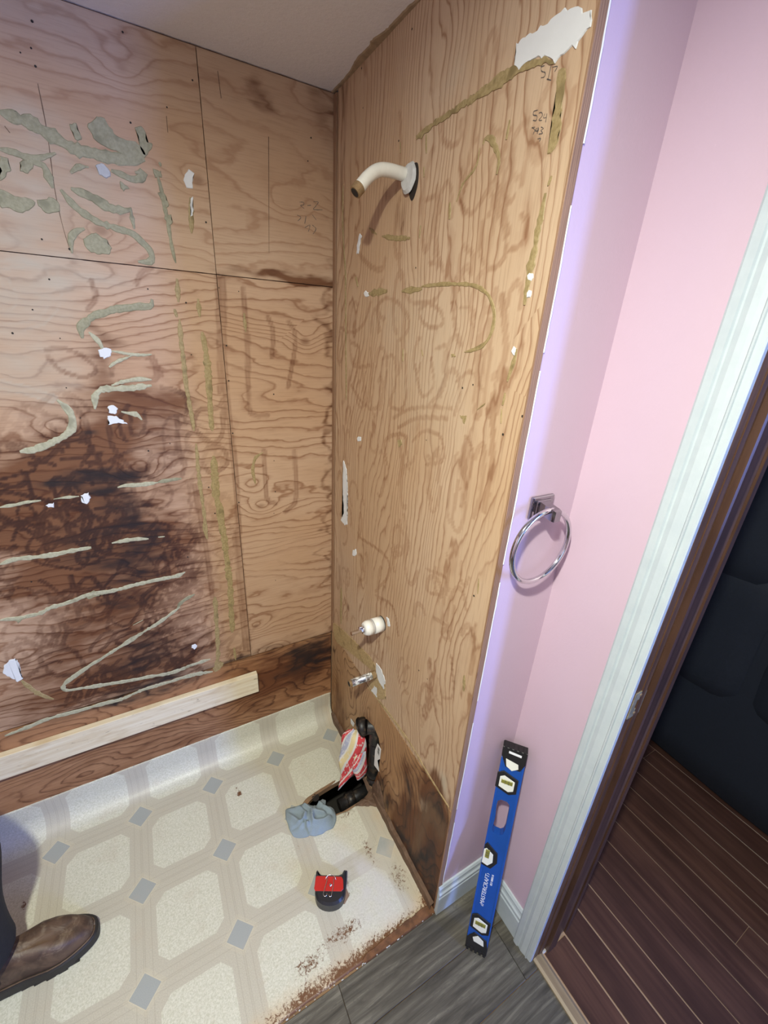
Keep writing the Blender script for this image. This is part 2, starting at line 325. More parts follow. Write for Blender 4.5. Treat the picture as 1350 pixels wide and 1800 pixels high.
M_ink = simple('label_ink', (.05, .05, .05), .6)
M_room = simple('dim_room_paint', (.22, .20, .19), .8)
M_caulk = simple('caulk_flecks', (.5, .51, .5), .4)
t = NT('lamp_diffuser'); t.b.inputs['Emission Color'].default_value = (1, .93, .8, 1); t.b.inputs['Emission Strength'].default_value = 4; M_lamp = t.out((.9, .9, .88), .4)
t = NT('daylit_pane'); t.b.inputs['Emission Color'].default_value = (.42, .53, 1, 1); t.b.inputs['Emission Strength'].default_value = .8; M_pane = t.out((.6, .7, .8), .2)
# ------------------------------------------------------------------ stains (numpy), in millimetres on each wall
MARKS=[(1,'g',22,[(-677,1889),(-655,1886),(-634,1882),(-615,1876),(-593,1865),(-566,1856),(-532,1855),(-500,1855),(-467,1858),(-442,1865)]),(1,'G',0,[(-536,1903),(-511,1921),(-500,1907),(-489,1893),(-462,1890),(-444,1885),(-437,1869),(-463,1859),(-494,1867),(-520,1872),(-534,1887)]),(1,'G',0,[(-452,1915),(-435,1918),(-432,1896),(-423,1894),(-436,1873),(-446,1874),(-448,1895)]),(1,'G',0,[(-569,1896),(-557,1900),(-552,1873),(-561,1870),(-567,1882)]),(1,'G',0,[(-645,1892),(-630,1897),(-618,1889),(-620,1873),(-636,1871),(-644,1879)]),(1,'g',13,[(-691,1831),(-668,1830),(-650,1825),(-624,1832),(-602,1843)]),(1,'G',0,[(-665,1815),(-643,1828),(-639,1822),(-655,1800),(-668,1801)]),(1,'g',16,[(-645,1820),(-628,1818),(-622,1804),(-619,1782)]),(1,'G',0,[(-693,1821),(-682,1819),(-682,1801),(-694,1785),(-703,1779)]),(1,'G',0,[(-706,1765),(-685,1758),(-656,1756),(-659,1742),(-679,1731),(-698,1734),(-713,1738)]),(1,'G',0,[(-645,1759),(-622,1766),(-613,1755),(-621,1741),(-640,1738),(-650,1747)]),(1,'g',14,[(-606,1782),(-593,1763),(-570,1744),(-545,1732),(-513,1727),(-485,1719),(-462,1700),(-454,1681),(-462,1669),(-485,1667)]),(1,'g',18,[(-588,1787),(-567,1782),(-546,1775),(-525,1764),(-497,1763),(-482,1769)]),(1,'g',10,[(-483,1771),(-483,1748),(-483,1731)]),(1,'g',12,[(-583,1814),(-567,1827),(-549,1830)]),(1,'g',16,[(-509,1832),(-491,1828),(-468,1824),(-449,1832),(-451,1839),(-464,1836)]),(1,'G',0,[(-495,1817),(-480,1806),(-491,1799),(-498,1804)]),(1,'G',0,[(-583,1698),(-558,1713),(-537,1697),(-533,1683),(-553,1672),(-580,1680)]),(1,'g',12,[(-577,1718),(-594,1711),(-606,1693),(-609,1669)]),(1,'g',9,[(-413,1865),(-412,1857)]),(1,'g',8,[(-421,1844),(-417,1819),(-415,1796),(-413,1773),(-411,1749),(-410,1719),(-408,1694),(-405,1673)]),(1,'G',0,[(-424,1806),(-413,1814),(-404,1793),(-410,1782),(-419,1791)]),(1,'G',0,[(-417,1765),(-403,1770),(-400,1755),(-412,1747)]),(1,'G',0,[(-428,1848),(-411,1850),(-412,1838),(-425,1834)]),(1,'o',12,[(-357,1810),(-359,1776),(-363,1739)]),(1,'W',0,[(-357,1810),(-351,1813),(-353,1787),(-359,1771),(-360,1791)]),(1,'W',0,[(-365,1852),(-355,1862),(-344,1858),(-350,1830),(-363,1827),(-368,1840)]),(1,'Y',0,[(-537,1835),(-525,1842),(-513,1835),(-509,1825),(-520,1816),(-533,1820)]),(1,'H',23,[(-737,1633),(-704,1639),(-673,1642),(-653,1635),(-653,1616),(-652,1587),(-671,1550),(-698,1528),(-731,1516),(-766,1512)]),(1,'H',20,[(-736,1603),(-731,1580),(-738,1560),(-748,1555)]),(1,'g',16,[(-623,1498),(-621,1522),(-593,1545),(-555,1561),(-513,1570),(-475,1576),(-467,1591)]),(1,'p',12,[(-608,1512),(-592,1491),(-586,1470)]),(1,'W',0,[(-597,1473),(-584,1481),(-570,1476),(-573,1461),(-589,1453),(-597,1462)]),(1,'p',8,[(-571,1472),(-540,1467),(-508,1464),(-486,1467)]),(1,'h',16,[(-487,1460),(-480,1430),(-489,1406),(-523,1406),(-562,1400)]),(1,'p',9,[(-495,1406),(-528,1407),(-562,1400),(-584,1393)]),(1,'p',10,[(-581,1435),(-565,1447),(-530,1462)]),(1,'p',15,[(-628,1337),(-623,1364),(-607,1382),(-575,1385),(-531,1387),(-497,1393)]),(1,'H',26,[(-793,1395),(-760,1387),(-731,1375),(-709,1366)]),(1,'p',16,[(-698,1361),(-683,1339),(-678,1306),(-692,1282),(-721,1265),(-763,1247),(-793,1243)]),(1,'W',0,[(-602,1340),(-587,1346),(-579,1336),(-588,1323),(-601,1327)]),(1,'W',0,[(-605,1321),(-586,1319),(-565,1297),(-584,1300),(-607,1297)]),(1,'p',11,[(-574,1329),(-542,1320),(-532,1306)]),(1,'p',9,[(-860,1112),(-831,1114),(-806,1118),(-780,1118)]),(1,'p',7,[(-755,1118),(-730,1119),(-702,1118)]),(1,'W',0,[(-699,1121),(-680,1126),(-678,1111),(-689,1095),(-699,1100)]),(1,'W',0,[(-775,1105),(-755,1109),(-759,1099),(-770,1098)]),(1,'p',11,[(-615,1131),(-594,1134),(-559,1132),(-519,1134)]),(1,'g',11,[(-519,1134),(-484,1137),(-459,1138)]),(1,'o',12,[(-407,1640),(-410,1589)]),(1,'o',13,[(-421,1573),(-418,1555)]),(1,'o',11,[(-412,1551),(-415,1510),(-415,1474),(-416,1431),(-416,1380),(-413,1320),(-411,1270)]),(1,'o',10,[(-410,1236),(-413,1155),(-413,1094),(-412,1037),(-413,945)]),(1,'o',11,[(-364,1600),(-365,1559)]),(1,'o',15,[(-363,1524),(-359,1475),(-359,1431),(-361,1372),(-364,1304),(-364,1268)]),(1,'o',19,[(-368,1196),(-371,1128),(-373,1072),(-367,1022),(-368,936)]),(1,'o',9,[(-254,1575),(-253,1529)]),(1,'o',9,[(-227,1195),(-251,1178),(-261,1139),(-256,1096)]),(1,'p',13,[(-895,963),(-864,970),(-824,967),(-782,966),(-738,969),(-703,969)]),(1,'p',11,[(-655,973),(-608,974),(-566,969)]),(1,'p',7,[(-542,969),(-525,968)]),(1,'p',12,[(-933,804),(-898,799),(-855,799),(-826,809),(-779,816),(-730,827),(-682,823),(-638,827),(-599,829),(-552,830),(-510,830),(-486,838)]),(1,'G',0,[(-904,805),(-878,798),(-901,781)]),(1,'G',0,[(-748,827),(-722,837),(-701,820),(-739,812)]),(1,'g',12,[(-469,752),(-508,735),(-525,711)]),(1,'p',12,[(-516,718),(-572,683),(-632,655),(-690,627),(-746,601),(-795,577),(-830,557),(-851,540),(-848,521),(-801,510),(-745,499),(-685,488),(-629,480),(-571,471),(-508,478),(-450,481)]),(1,'p',13,[(-1012,422),(-965,427),(-903,436),(-842,431),(-777,430),(-723,425),(-665,436),(-591,436),(-513,435),(-448,424)]),(1,'o',13,[(-411,726),(-415,646),(-419,563),(-426,478),(-441,427)]),(1,'o',18,[(-364,981),(-363,911),(-362,837),(-361,751),(-366,651),(-369,567)]),(1,'o',9,[(-370,501),(-369,442)]),(1,'O',0,[(-448,436),(-420,462),(-409,446),(-422,425),(-441,418)]),(1,'o',12,[(-417,991),(-412,937)]),(1,'W',0,[(-945,674),(-931,676),(-926,650),(-931,627),(-930,601),(-944,596),(-955,617),(-967,639),(-961,656)]),(1,'o',11,[(-935,599),(-919,554),(-898,519),(-882,502)]),(1,'p',4,[(-649,692),(-620,702)]),(1,'W',0,[(-500,559),(-489,561),(-484,550),(-493,540),(-502,548)]),(1,'c',2,[(-608,1947),(-609,1875),(-616,1784),(-616,1724),(-612,1674)]),(1,'c',2,[(-274,2051),(-271,2006)]),(1,'c',2,[(-168,1961),(-180,1721)]),(1,'c',3,[(-388,1949),(-389,1921)]),(1,'c',2,[(-675,1869),(-669,1860)]),(1,'h',10,[(-697,1471),(-664,1475),(-629,1457),(-609,1429),(-637,1412),(-678,1428),(-695,1455)]),(1,'h',11,[(-580,1417),(-571,1441),(-531,1459),(-488,1454),(-470,1418)]),(1,'h',12,[(-605,1302),(-609,1251),(-593,1209),(-575,1180)]),(1,'h',12,[(-449,1308),(-455,1239),(-452,1182)]),(1,'h',12,[(-423,1320),(-418,1360),(-446,1380),(-475,1387)]),(1,'h',12,[(-542,1162),(-524,1203),(-474,1213),(-445,1188),(-457,1145)]),(1,'h',13,[(-329,1351),(-344,1331),(-391,1326),(-409,1279),(-367,1233),(-338,1260),(-331,1331)]),(1,'h',13,[(-382,1220),(-342,1216),(-332,1170),(-377,1144),(-400,1177)]),(1,'h',13,[(-248,1523),(-258,1336),(-242,1306),(-206,1305)]),(1,'h',12,[(-253,1632),(-251,1529),(-260,1357)]),(1,'h',14,[(-223,1199),(-224,1051),(-197,1021)]),(1,'h',15,[(-129,1191),(-129,1029),(-165,989)]),(1,'h',13,[(-191,1570),(-179,1533),(-186,1467)]),(1,'h',13,[(-135,1561),(-115,1516),(-142,1384)]),(1,'h',12,[(-313,1655),(-334,1372)]),(1,'h',10,[(-600,1560),(-580,1588),(-584,1618)]),(1,'h',11,[(-495,1621),(-480,1648),(-459,1656)]),(1,'h',18,[(-301,1650),(-318,1399),(-312,1152),(-318,935)]),(1,'h',19,[(-321,947),(-321,699),(-320,471)]),(1,'h',11,[(-333,949),(-333,703),(-335,477)]),(1,'h',16,[(-428,1113),(-418,878),(-419,728)]),(0,'O',0,[(-395,1890),(-437,1895),(-478,1896),(-535,1897),(-584,1899),(-628,1902),(-651,1899),(-673,1895),(-703,1888),(-720,1878),(-724,1873),(-704,1881),(-680,1885),(-653,1888),(-617,1885),(-565,1887),(-506,1888),(-445,1887),(-416,1883),(-398,1883)]),(0,'W',0,[(-644,1923),(-678,1923),(-709,1922),(-725,1925),(-730,1920),(-741,1918),(-750,1916),(-756,1909),(-769,1905),(-771,1890),(-757,1882),(-754,1876),(-749,1882),(-723,1874),(-711,1884),(-686,1894),(-665,1894),(-657,1891),(-646,1900)]),(0,'O',0,[(-731,1866),(-742,1864),(-747,1838),(-749,1815),(-751,1786),(-737,1779),(-735,1795),(-735,1819),(-734,1842)]),(0,'o',9,[(-750,1752),(-746,1742)]),(0,'o',13,[(-744,1734),(-743,1709),(-741,1690),(-741,1667),(-739,1647),(-740,1624)]),(0,'o',9,[(-597,1825),(-601,1832),(-615,1827),(-629,1812),(-639,1796),(-639,1778)]),(0,'o',8,[(-652,1839),(-650,1817)]),(0,'o',4,[(-590,1822),(-586,1800),(-557,1784),(-543,1761)]),(0,'o',12,[(-524,1763),(-528,1738)]),(0,'o',10,[(-280,1745),(-343,1733),(-399,1726)]),(0,'o',9,[(-216,1769),(-252,1752)]),(0,'o',9,[(-435,1742),(-434,1722)]),(0,'o',7,[(-338,1896),(-340,1878)]),(0,'o',6,[(-431,1883),(-436,1854)]),(0,'o',9,[(-431,1835),(-434,1819)]),(0,'o',7,[(-59,1883),(-63,1784),(-90,1660)]),(0,'o',7,[(-80,1722),(-90,1560),(-103,1359)]),(0,'W',0,[(-165,1764),(-176,1760),(-167,1745),(-161,1724),(-150,1724),(-152,1742)]),(0,'o',14,[(-221,1632),(-316,1635)]),(0,'o',12,[(-380,1631),(-458,1632)]),(0,'o',7,[(-455,1636),(-525,1636),(-581,1633),(-620,1628),(-651,1616),(-669,1598),(-678,1577),(-676,1556),(-663,1538),(-640,1528),(-613,1522)]),(0,'W',0,[(-197,1634),(-207,1639),(-222,1636),(-225,1629),(-215,1625),(-202,1628)]),(0,'W',0,[(-736,1635),(-739,1639),(-746,1637),(-749,1631),(-745,1628),(-739,1630)]),(0,'W',0,[(-741,1612),(-743,1616),(-748,1614),(-750,1609),(-748,1605),(-744,1607)]),(0,'W',0,[(-729,1530),(-731,1536),(-737,1535),(-739,1527),(-737,1522),(-732,1524)]),(0,'W',0,[(-181,1263),(-190,1272),(-205,1273),(-208,1265),(-198,1257),(-186,1256)]),(0,'o',11,[(-147,1674),(-162,1651)]),(0,'o',12,[(-740,1651),(-739,1631),(-739,1596)]),(0,'o',9,[(-739,1534),(-736,1514),(-730,1484)]),(0,'o',10,[(-729,1466),(-728,1446)]),(0,'o',6,[(-727,1439),(-731,1416)]),(0,'o',5,[(-686,1442),(-668,1428)]),(0,'O',0,[(-622,1408),(-642,1412),(-638,1396)]),(0,'o',8,[(-400,1516),(-402,1490)]),(0,'o',7,[(-474,1518),(-480,1506)]),(0,'O',0,[(-574,1515),(-585,1517),(-590,1511),(-578,1510)]),(0,'O',0,[(-402,1310),(-419,1317),(-427,1305),(-411,1295)]),(0,'W',0,[(-90,1173),(-114,1151),(-125,1093),(-128,966),(-108,956),(-76,961),(-101,996),(-87,1080)]),(0,'K',0,[(-12,487),(-67,517),(-236,558),(-333,576),(-367,561),(-347,540),(-283,514),(-163,471),(-60,430),(-22,448)]),(0,'o',16,[(-88,699),(-89,542)]),(0,'k',9,[(-311,441),(-384,452),(-458,464),(-514,467),(-553,462)]),(0,'K',0,[(-316,455),(-364,527),(-423,556),(-436,498),(-396,463)]),(0,'W',0,[(-365,586),(-398,588),(-426,566),(-422,527),(-383,532),(-367,553)]),(0,'W',0,[(-361,488),(-381,494),(-381,456),(-342,448)]),(0,'W',0,[(-406,794),(-419,796),(-430,778),(-418,767)]),(0,'W',0,[(-175,895),(-196,911),(-203,898),(-190,881),(-173,878)]),(0,'o',12,[(-744,870),(-749,829)]),(0,'o',4,[(-739,1113),(-743,1080)]),(0,'k',8,[(-417,452),(-511,470),(-597,470),(-661,460),(-720,455),(-767,453)]),(0,'h',9,[(-479,1895),(-485,1862),(-514,1846),(-535,1849),(-533,1873)]),(0,'h',8,[(-593,1819),(-577,1802),(-564,1780),(-557,1755),(-585,1738),(-606,1747),(-628,1770)]),(0,'h',8,[(-654,1827),(-647,1797),(-638,1770),(-671,1738),(-684,1741)]),(0,'h',10,[(-440,1784),(-478,1780),(-492,1760),(-486,1732),(-502,1686),(-521,1662)]),(0,'h',9,[(-571,1686),(-566,1643)]),(0,'h',9,[(-576,1692),(-604,1675),(-606,1648)]),(0,'h',8,[(-617,1720),(-622,1674),(-655,1651),(-682,1667),(-673,1705)]),(0,'h',8,[(-704,1715),(-718,1704),(-713,1679),(-691,1673)]),(0,'h',12,[(-179,1767),(-156,1732),(-229,1690),(-287,1681),(-296,1698)]),(0,'h',8,[(-638,1747),(-632,1727)]),(0,'h',7,[(-697,1815),(-695,1753)]),(0,'h',15,[(-638,1747),(-659,1725),(-680,1698)]),(0,'h',9,[(-294,1617),(-267,1598),(-289,1552)]),(0,'h',9,[(-267,1598),(-294,1617),(-347,1615),(-400,1591),(-418,1564),(-397,1540),(-383,1535)]),(0,'h',8,[(-453,1595),(-485,1605),(-526,1590),(-538,1569),(-500,1561),(-460,1577),(-453,1595)]),(0,'h',8,[(-473,1676),(-520,1664),(-526,1633),(-500,1610),(-425,1608),(-385,1632)]),(0,'h',7,[(-560,1605),(-574,1566),(-595,1531)]),(0,'h',7,[(-626,1566),(-626,1536)]),(0,'h',7,[(-588,1596),(-621,1592),(-630,1577)]),(0,'h',11,[(-119,1519),(-178,1504),(-168,1445),(-141,1405)]),(0,'h',10,[(-182,1458),(-261,1470)]),(0,'h',10,[(-133,1404),(-217,1365),(-295,1372),(-333,1461)]),(0,'h',9,[(-307,1490),(-362,1494),(-375,1434),(-353,1387),(-408,1385),(-424,1419),(-412,1503)]),(0,'h',8,[(-452,1486),(-488,1428),(-527,1452),(-510,1505)]),(0,'h',8,[(-523,1523),(-560,1525),(-565,1457),(-517,1413)]),(0,'h',8,[(-374,1357),(-447,1392),(-534,1411),(-595,1417)]),(0,'h',9,[(-403,1341),(-478,1377),(-584,1397)]),(0,'h',10,[(-359,1236),(-341,1292),(-395,1322),(-437,1321),(-429,1227)]),(0,'h',8,[(-467,1322),(-509,1355),(-568,1356),(-584,1311),(-529,1285)]),(0,'h',10,[(-55,1553),(-133,1543),(-201,1566),(-235,1613)]),(0,'h',7,[(-600,1470),(-636,1490),(-665,1469),(-683,1460)]),(0,'h',8,[(-643,1318),(-646,1374),(-674,1336),(-660,1236)]),(0,'h',6,[(-748,1494),(-750,1528),(-745,1568)]),(0,'h',15,[(-688,1608),(-705,1567),(-715,1526),(-707,1489)]),(0,'h',14,[(-703,1459),(-724,1341),(-725,1252)]),(0,'h',10,[(-210,961),(-376,979),(-403,933),(-334,835)]),(0,'h',8,[(-570,1042),(-641,1057),(-635,1014),(-594,989)]),(0,'h',10,[(-336,822),(-434,846),(-474,777)]),(0,'h',12,[(-619,935),(-662,944),(-653,915)]),(0,'h',11,[(-624,813),(-639,727)]),(0,'h',7,[(-694,882),(-719,791),(-690,751)]),(0,'w',1,[(-699,1880),(-705,1879)]),(0,'w',1,[(-699,1880),(-701,1875),(-708,1871),(-708,1867),(-702,1868)]),(0,'w',1,[(-717,1875),(-715,1861)]),(0,'w',1,[(-713,1863),(-721,1859)]),(0,'w',1,[(-720,1872),(-728,1870),(-725,1866)]),(0,'w',1,[(-698,1835),(-705,1834)]),(0,'w',1,[(-698,1835),(-698,1831),(-705,1828),(-705,1823),(-699,1825)]),(0,'w',1,[(-708,1830),(-713,1829),(-715,1825),(-710,1822),(-716,1820)]),(0,'w',1,[(-719,1826),(-718,1822),(-723,1821)]),(0,'w',1,[(-723,1825),(-723,1816)]),(0,'w',1,[(-699,1817),(-705,1816)]),(0,'w',1,[(-699,1817),(-705,1813),(-703,1808)]),(0,'w',1,[(-709,1814),(-706,1812),(-712,1810),(-711,1814),(-711,1807)]),(0,'w',1,[(-716,1813),(-721,1810),(-717,1809),(-721,1805),(-714,1806)]),(0,'w',1,[(-713,1801),(-719,1800),(-717,1797)]),(1,'w',2,[(-95,1844),(-84,1845),(-85,1839),(-93,1837),(-83,1832)]),(1,'w',2,[(-74,1840),(-64,1842)]),(1,'w',2,[(-57,1851),(-44,1852),(-51,1842),(-57,1834),(-32,1837)]),(1,'w',2,[(-102,1815),(-92,1811),(-101,1802)]),(1,'w',2,[(-78,1816),(-82,1799)]),(1,'w',2,[(-61,1822),(-50,1812)]),(1,'w',2,[(-82,1790),(-68,1798),(-72,1783)]),(1,'w',2,[(-61,1799),(-51,1792),(-59,1779)]),(1,'n',0,[(-597,2036)]),(1,'n',0,[(-607,1997)]),(1,'n',0,[(-625,1986)]),(1,'n',0,[(-606,1972)]),(1,'n',0,[(-653,1895)]),(1,'n',0,[(-617,1796)]),(1,'n',0,[(-657,1688)]),(1,'n',0,[(-612,1676)]),(1,'n',0,[(-450,2063)]),(1,'n',0,[(-459,1922)]),(1,'n',0,[(-385,1964)]),(1,'n',0,[(-62,1981)]),(1,'n',0,[(-71,1933)]),(1,'n',0,[(-328,1766)]),(1,'n',0,[(-328,2022)]),(1,'n',0,[(-675,1388)]),(1,'n',0,[(-661,1317)]),(1,'n',0,[(-473,1612)]),(1,'n',0,[(-393,1589)]),(1,'n',0,[(-395,1468)]),(1,'n',0,[(-306,1493)]),(1,'n',0,[(-308,1403)]),(1,'n',0,[(-264,1625)]),(1,'n',0,[(-186,1365)]),(1,'n',0,[(-195,1165)]),(1,'n',0,[(-310,1042)]),(1,'n',0,[(-196,1063)]),(1,'n',0,[(-475,1240)]),(1,'n',0,[(-529,1224)]),(1,'n',0,[(-660,1614)]),(1,'n',0,[(-702,1552)]),(1,'n',0,[(-747,1503)]),(1,'n',0,[(-665,1496)]),(1,'n',0,[(-310,1258)]),(1,'n',0,[(-312,1629)]),(1,'n',0,[(-628,938)]),(1,'n',0,[(-473,888)]),(1,'n',0,[(-310,1043)]),(1,'n',0,[(-211,736)]),(1,'n',0,[(-204,989)]),(1,'n',0,[(-627,1073)]),(1,'n',0,[(-391,1103)]),(1,'n',0,[(-382,1018)]),(1,'n',0,[(-529,871)]),(1,'n',0,[(-847,899)]),(0,'n',0,[(-332,1900)]),(0,'n',0,[(-165,2002)]),(0,'n',0,[(-153,2072)]),(0,'n',0,[(-359,2052)]),(0,'n',0,[(-429,1671)]),(0,'n',0,[(-775,1436)]),(0,'n',0,[(-740,1399)]),(0,'n',0,[(-521,1338)]),(0,'n',0,[(-620,1460)]),(0,'n',0,[(-648,1469)]),(0,'n',0,[(-734,1070)]),(0,'n',0,[(-584,745)]),(0,'n',0,[(-622,750)])]
STAINS=[(1,0,-684,1163,61,25,1.1),(1,0,-638,1147,79,26,0.75),(1,0,-617,1064,96,83,0.75),(1,0,-575,1027,32,78,0.45),(1,0,-672,919,106,78,0.55),(1,0,-595,893,59,66,0.55),(1,0,-612,784,83,68,0.55),(1,0,-691,772,29,88,0.35),(1,0,-625,557,97,60,0.85),(1,0,-605,650,103,63,0.35),(1,0,-722,431,267,36,0.55),(1,0,-604,452,151,33,0.35),(1,0,-613,1274,29,14,0.8),(1,0,-763,1156,100,44,0.35),(1,0,-783,1013,144,59,0.25),(1,1,-746,1193,186,81,1.0),(1,1,-808,1088,163,88,0.9),(1,1,-707,982,205,116,0.9),(1,1,-682,787,206,125,0.75),(1,1,-658,570,238,127,0.7),(1,1,-830,492,305,69,0.55),(1,1,-583,1275,149,71,0.75),(1,1,-525,1356,110,45,0.7),(1,1,-597,1440,54,66,0.55),(1,1,-588,1519,35,35,0.5),(1,1,-862,888,119,59,0.5),(1,1,-910,671,154,105,0.35),(1,1,-530,987,110,219,0.35),(1,1,-171,2034,23,35,0.5),(1,1,-21,2061,37,74,0.4),(1,1,-250,2091,165,22,0.3),(1,1,-421,2037,46,31,0.25),(1,1,-218,1667,79,12,0.9),(1,1,-89,1662,83,15,1.1),(1,1,-10,1434,17,386,0.6),(1,1,-8,837,16,365,0.5),(1,1,-342,1053,46,538,0.12),(1,0,-116,327,136,102,1.0),(1,0,-55,404,68,68,0.5),(1,1,-151,327,246,134,0.9),(1,1,-766,293,485,112,0.5),(1,1,-624,98,617,103,0.55),(1,0,-338,444,144,16,0.6),(1,0,-667,408,242,17,0.6),(0,1,-303,1813,30,30,0.45),(0,1,-373,1780,28,42,0.4),(0,1,-59,1883,13,528,0.5),(0,1,-703,108,70,134,1.3),(0,1,-586,115,45,109,0.6),(0,0,-694,53,28,95,1.0),(0,0,-597,296,19,28,0.6),(0,0,-462,30,33,93,0.8),(0,0,-571,9,21,103,0.8),(0,0,-746,43,37,51,0.95),(0,1,-583,334,51,75,0.6),(0,1,-387,80,34,90,0.8),(0,1,-128,34,58,129,0.5),(0,1,-321,282,110,110,0.35),(0,0,-739,426,16,37,0.5),(0,1,-683,463,29,50,0.6),(0,0,-23,392,23,30,0.5),(0,1,-301,640,25,18,0.5),(0,1,-85,776,40,333,0.35),(0,1,-727,888,17,83,0.25),(1,3,-683,1764,101,96,0.7),(1,3,-643,1876,78,44,0.5),(1,3,-525,1791,81,54,0.35),(1,3,-705,1597,118,81,0.7),(1,3,-609,1635,111,33,0.35),(1,3,-756,1443,101,89,0.5),(1,3,-756,1367,87,35,0.3),(1,3,-588,2040,84,37,0.25),(0,3,-496,1940,38,23,0.25),(0,3,-703,342,34,39,1.0),(0,3,-675,177,14,74,0.8),(0,3,-732,502,20,36,0.8),(0,3,-511,1450,145,106,0.25),(0,3,-354,1563,158,79,0.2),(1,3,-227,2042,142,68,0.12)]

STAINS += [(0, 1, -690, 110, 95, 170, 1.3), (0, 1, -740, 250, 45, 170, 1.2), (0, 0, -735, 130, 32, 170, .95), (0, 0, -660, 50, 90, 45, .9), (0, 0, -600, 200, 22, 120, .7), (0, 0, -705, 385, 60, 30, .7), (0, 1, -700, 420, 90, 60, .8), (0, 3, -742, 330, 25, 70, 1.0), (0, 3, -690, 290, 14, 120, .9), (0, 3, -655, 160, 10, 110, .7), (0, 1, -500, 120, 120, 90, .6), (0, 1, -60, 150, 60, 200, .5), (0, 0, -440, 60, 40, 60, .9)]
_rs = np.random.RandomState(7); _lat = _rs.rand(256, 256)
def vnoise(x, y):
    xi = np.floor(x).astype(int); yi = np.floor(y).astype(int); fx = x-xi; fy = y-yi; fx = fx*fx*(3-2*fx); fy = fy*fy*(3-2*fy)
    g = lambda a, b: _lat[a % 256, b % 256]
    return (g(xi, yi)*(1-fx)+g(xi+1, yi)*fx)*(1-fy)+(g(xi, yi+1)*(1-fx)+g(xi+1, yi+1)*fx)*fy
def fbm(x, y, o=4):
    r = 0; a = .5; s = 0
    for i in range(o): r = r+a*vnoise(x*2**i+17*i, y*2**i+5*i); s += a; a *= .5
    return r/s
def seg_dist(P, pts):
    d = np.full(len(P), 1e9)
    for a, b in zip(pts[:-1], pts[1:]):
        a = np.array(a, float); b = np.array(b, float); ab = b-a; L = max(ab@ab, 1e-9)
        t = np.clip(((P-a)@ab)/L, 0, 1); d = np.minimum(d, np.hypot(*(P-a-t[:, None]*ab).T))
    return d
def smooth2(pts, n=6):
    if len(pts) < 3: return pts
    return [(p.x, p.y) for p in curve3([(a, b, 0) for a, b in pts], n)]
def scribbles():
    out = []
    for i in range(190):
        cx = _rs.uniform(-940, -330); cz = _rs.uniform(450, 1330); rx = _rs.uniform(18, 75); rz = _rs.uniform(14, 55); a0 = _rs.uniform(0, 6.28); sp = _rs.uniform(2.5, 6.5); rot = _rs.uniform(0, 3.1)
        pts = []
        for k in range(15):
            a = a0+sp*k/14; x = rx*math.cos(a); y = rz*math.sin(a)*(1+.3*math.sin(2*a)); pts.append((cx+x*math.cos(rot)-y*math.sin(rot), cz+x*math.sin(rot)+y*math.cos(rot)))
        out.append((1, _rs.uniform(6, 13), pts, 1.0))
    for i in range(95):
        cy = _rs.uniform(-740, -40); cz = _rs.uniform(500, 1900); rx = _rs.uniform(12, 32); rz = _rs.uniform(30, 80); a0 = _rs.uniform(0, 6.28); sp = _rs.uniform(2.0, 5.0)
        out.append((0, _rs.uniform(8, 13), [(cy+rx*math.cos(a0+sp*k/13), cz+rz*math.sin(a0+sp*k/13)) for k in range(14)], .6))
    return out
SCR = scribbles()
def stain(ax, P):
    """P: n x 2 in mm -> n x 4 (mould, brown, ghost, haze)"""
    C = np.zeros((len(P), 4)); sx, sz = (1/110, 1/45) if ax == 1 else (1/45, 1/110)
    w = np.stack([fbm(P[:, 0]*sx, P[:, 1]*sz)-.5, fbm(P[:, 0]*sx+40, P[:, 1]*sz+9)-.5], 1)*(np.array([150, 55]) if ax == 1 else np.array([45, 120]))
    Q = P+w*1.15; st = fbm(P[:, 0]*sx*2.2, P[:, 1]*sz*2.6, 4)
    for (a, ch, cx, cz, rx, rz, am) in STAINS:
        if a != ax: continue
        C[:, ch] += am*np.exp(-((Q[:, 0]-cx)/rx)**2-((Q[:, 1]-cz)/rz)**2)
    C[:, 0] = np.minimum(C[:, 0], .95)*(.25+1.0*st); C[:, 1] = np.minimum(C[:, 1], 1.2)*(.65+.65*st); C[:, 3] = np.minimum(C[:, 3], 1)*(.4+1.1*st)
    bb = [P.min(0), P.max(0)]
    dark = np.clip(C[:, 0]+C[:, 1], 0, 1)
    for (a, k, wd, pts) in MARKS:
        if a == ax and k in 'hH': SC = [(wd, smooth2(pts), .75 if k == 'h' else .9, k)]
        else: continue
        for wd_, q, am, k_ in SC: apply_stroke(P, C, q, wd_, am, 3 if k_ == 'H' else 2, None)
    for (a, wd, q, am) in SCR:
        if a == ax: apply_stroke(P, C, q, wd, am, 2, (.16+.95*dark) if ax == 1 else None)
    return np.clip(C, 0, 1)
def apply_stroke(P, C, q, wd, am, ch, mod):
    A = np.array(q); lo = A.min(0)-wd; hi = A.max(0)+wd
    idx = np.where((P[:, 0] > lo[0]) & (P[:, 0] < hi[0]) & (P[:, 1] > lo[1]) & (P[:, 1] < hi[1]))[0]
    if not len(idx): return
    d = seg_dist(P[idx], q)/(wd*.5); d = d*(.8+.5*fbm(P[idx, 0]/14, P[idx, 1]/14, 2))
    v = np.clip((1.15-d)/.35, 0, 1)*(.55+.45*np.clip(d, 0, 1)); v = v*am*(mod[idx] if mod is not None else 1)*(.55+.7*fbm(P[idx, 0]/70, P[idx, 1]/70, 2))
    C[idx, ch] = np.maximum(C[idx, ch], v)
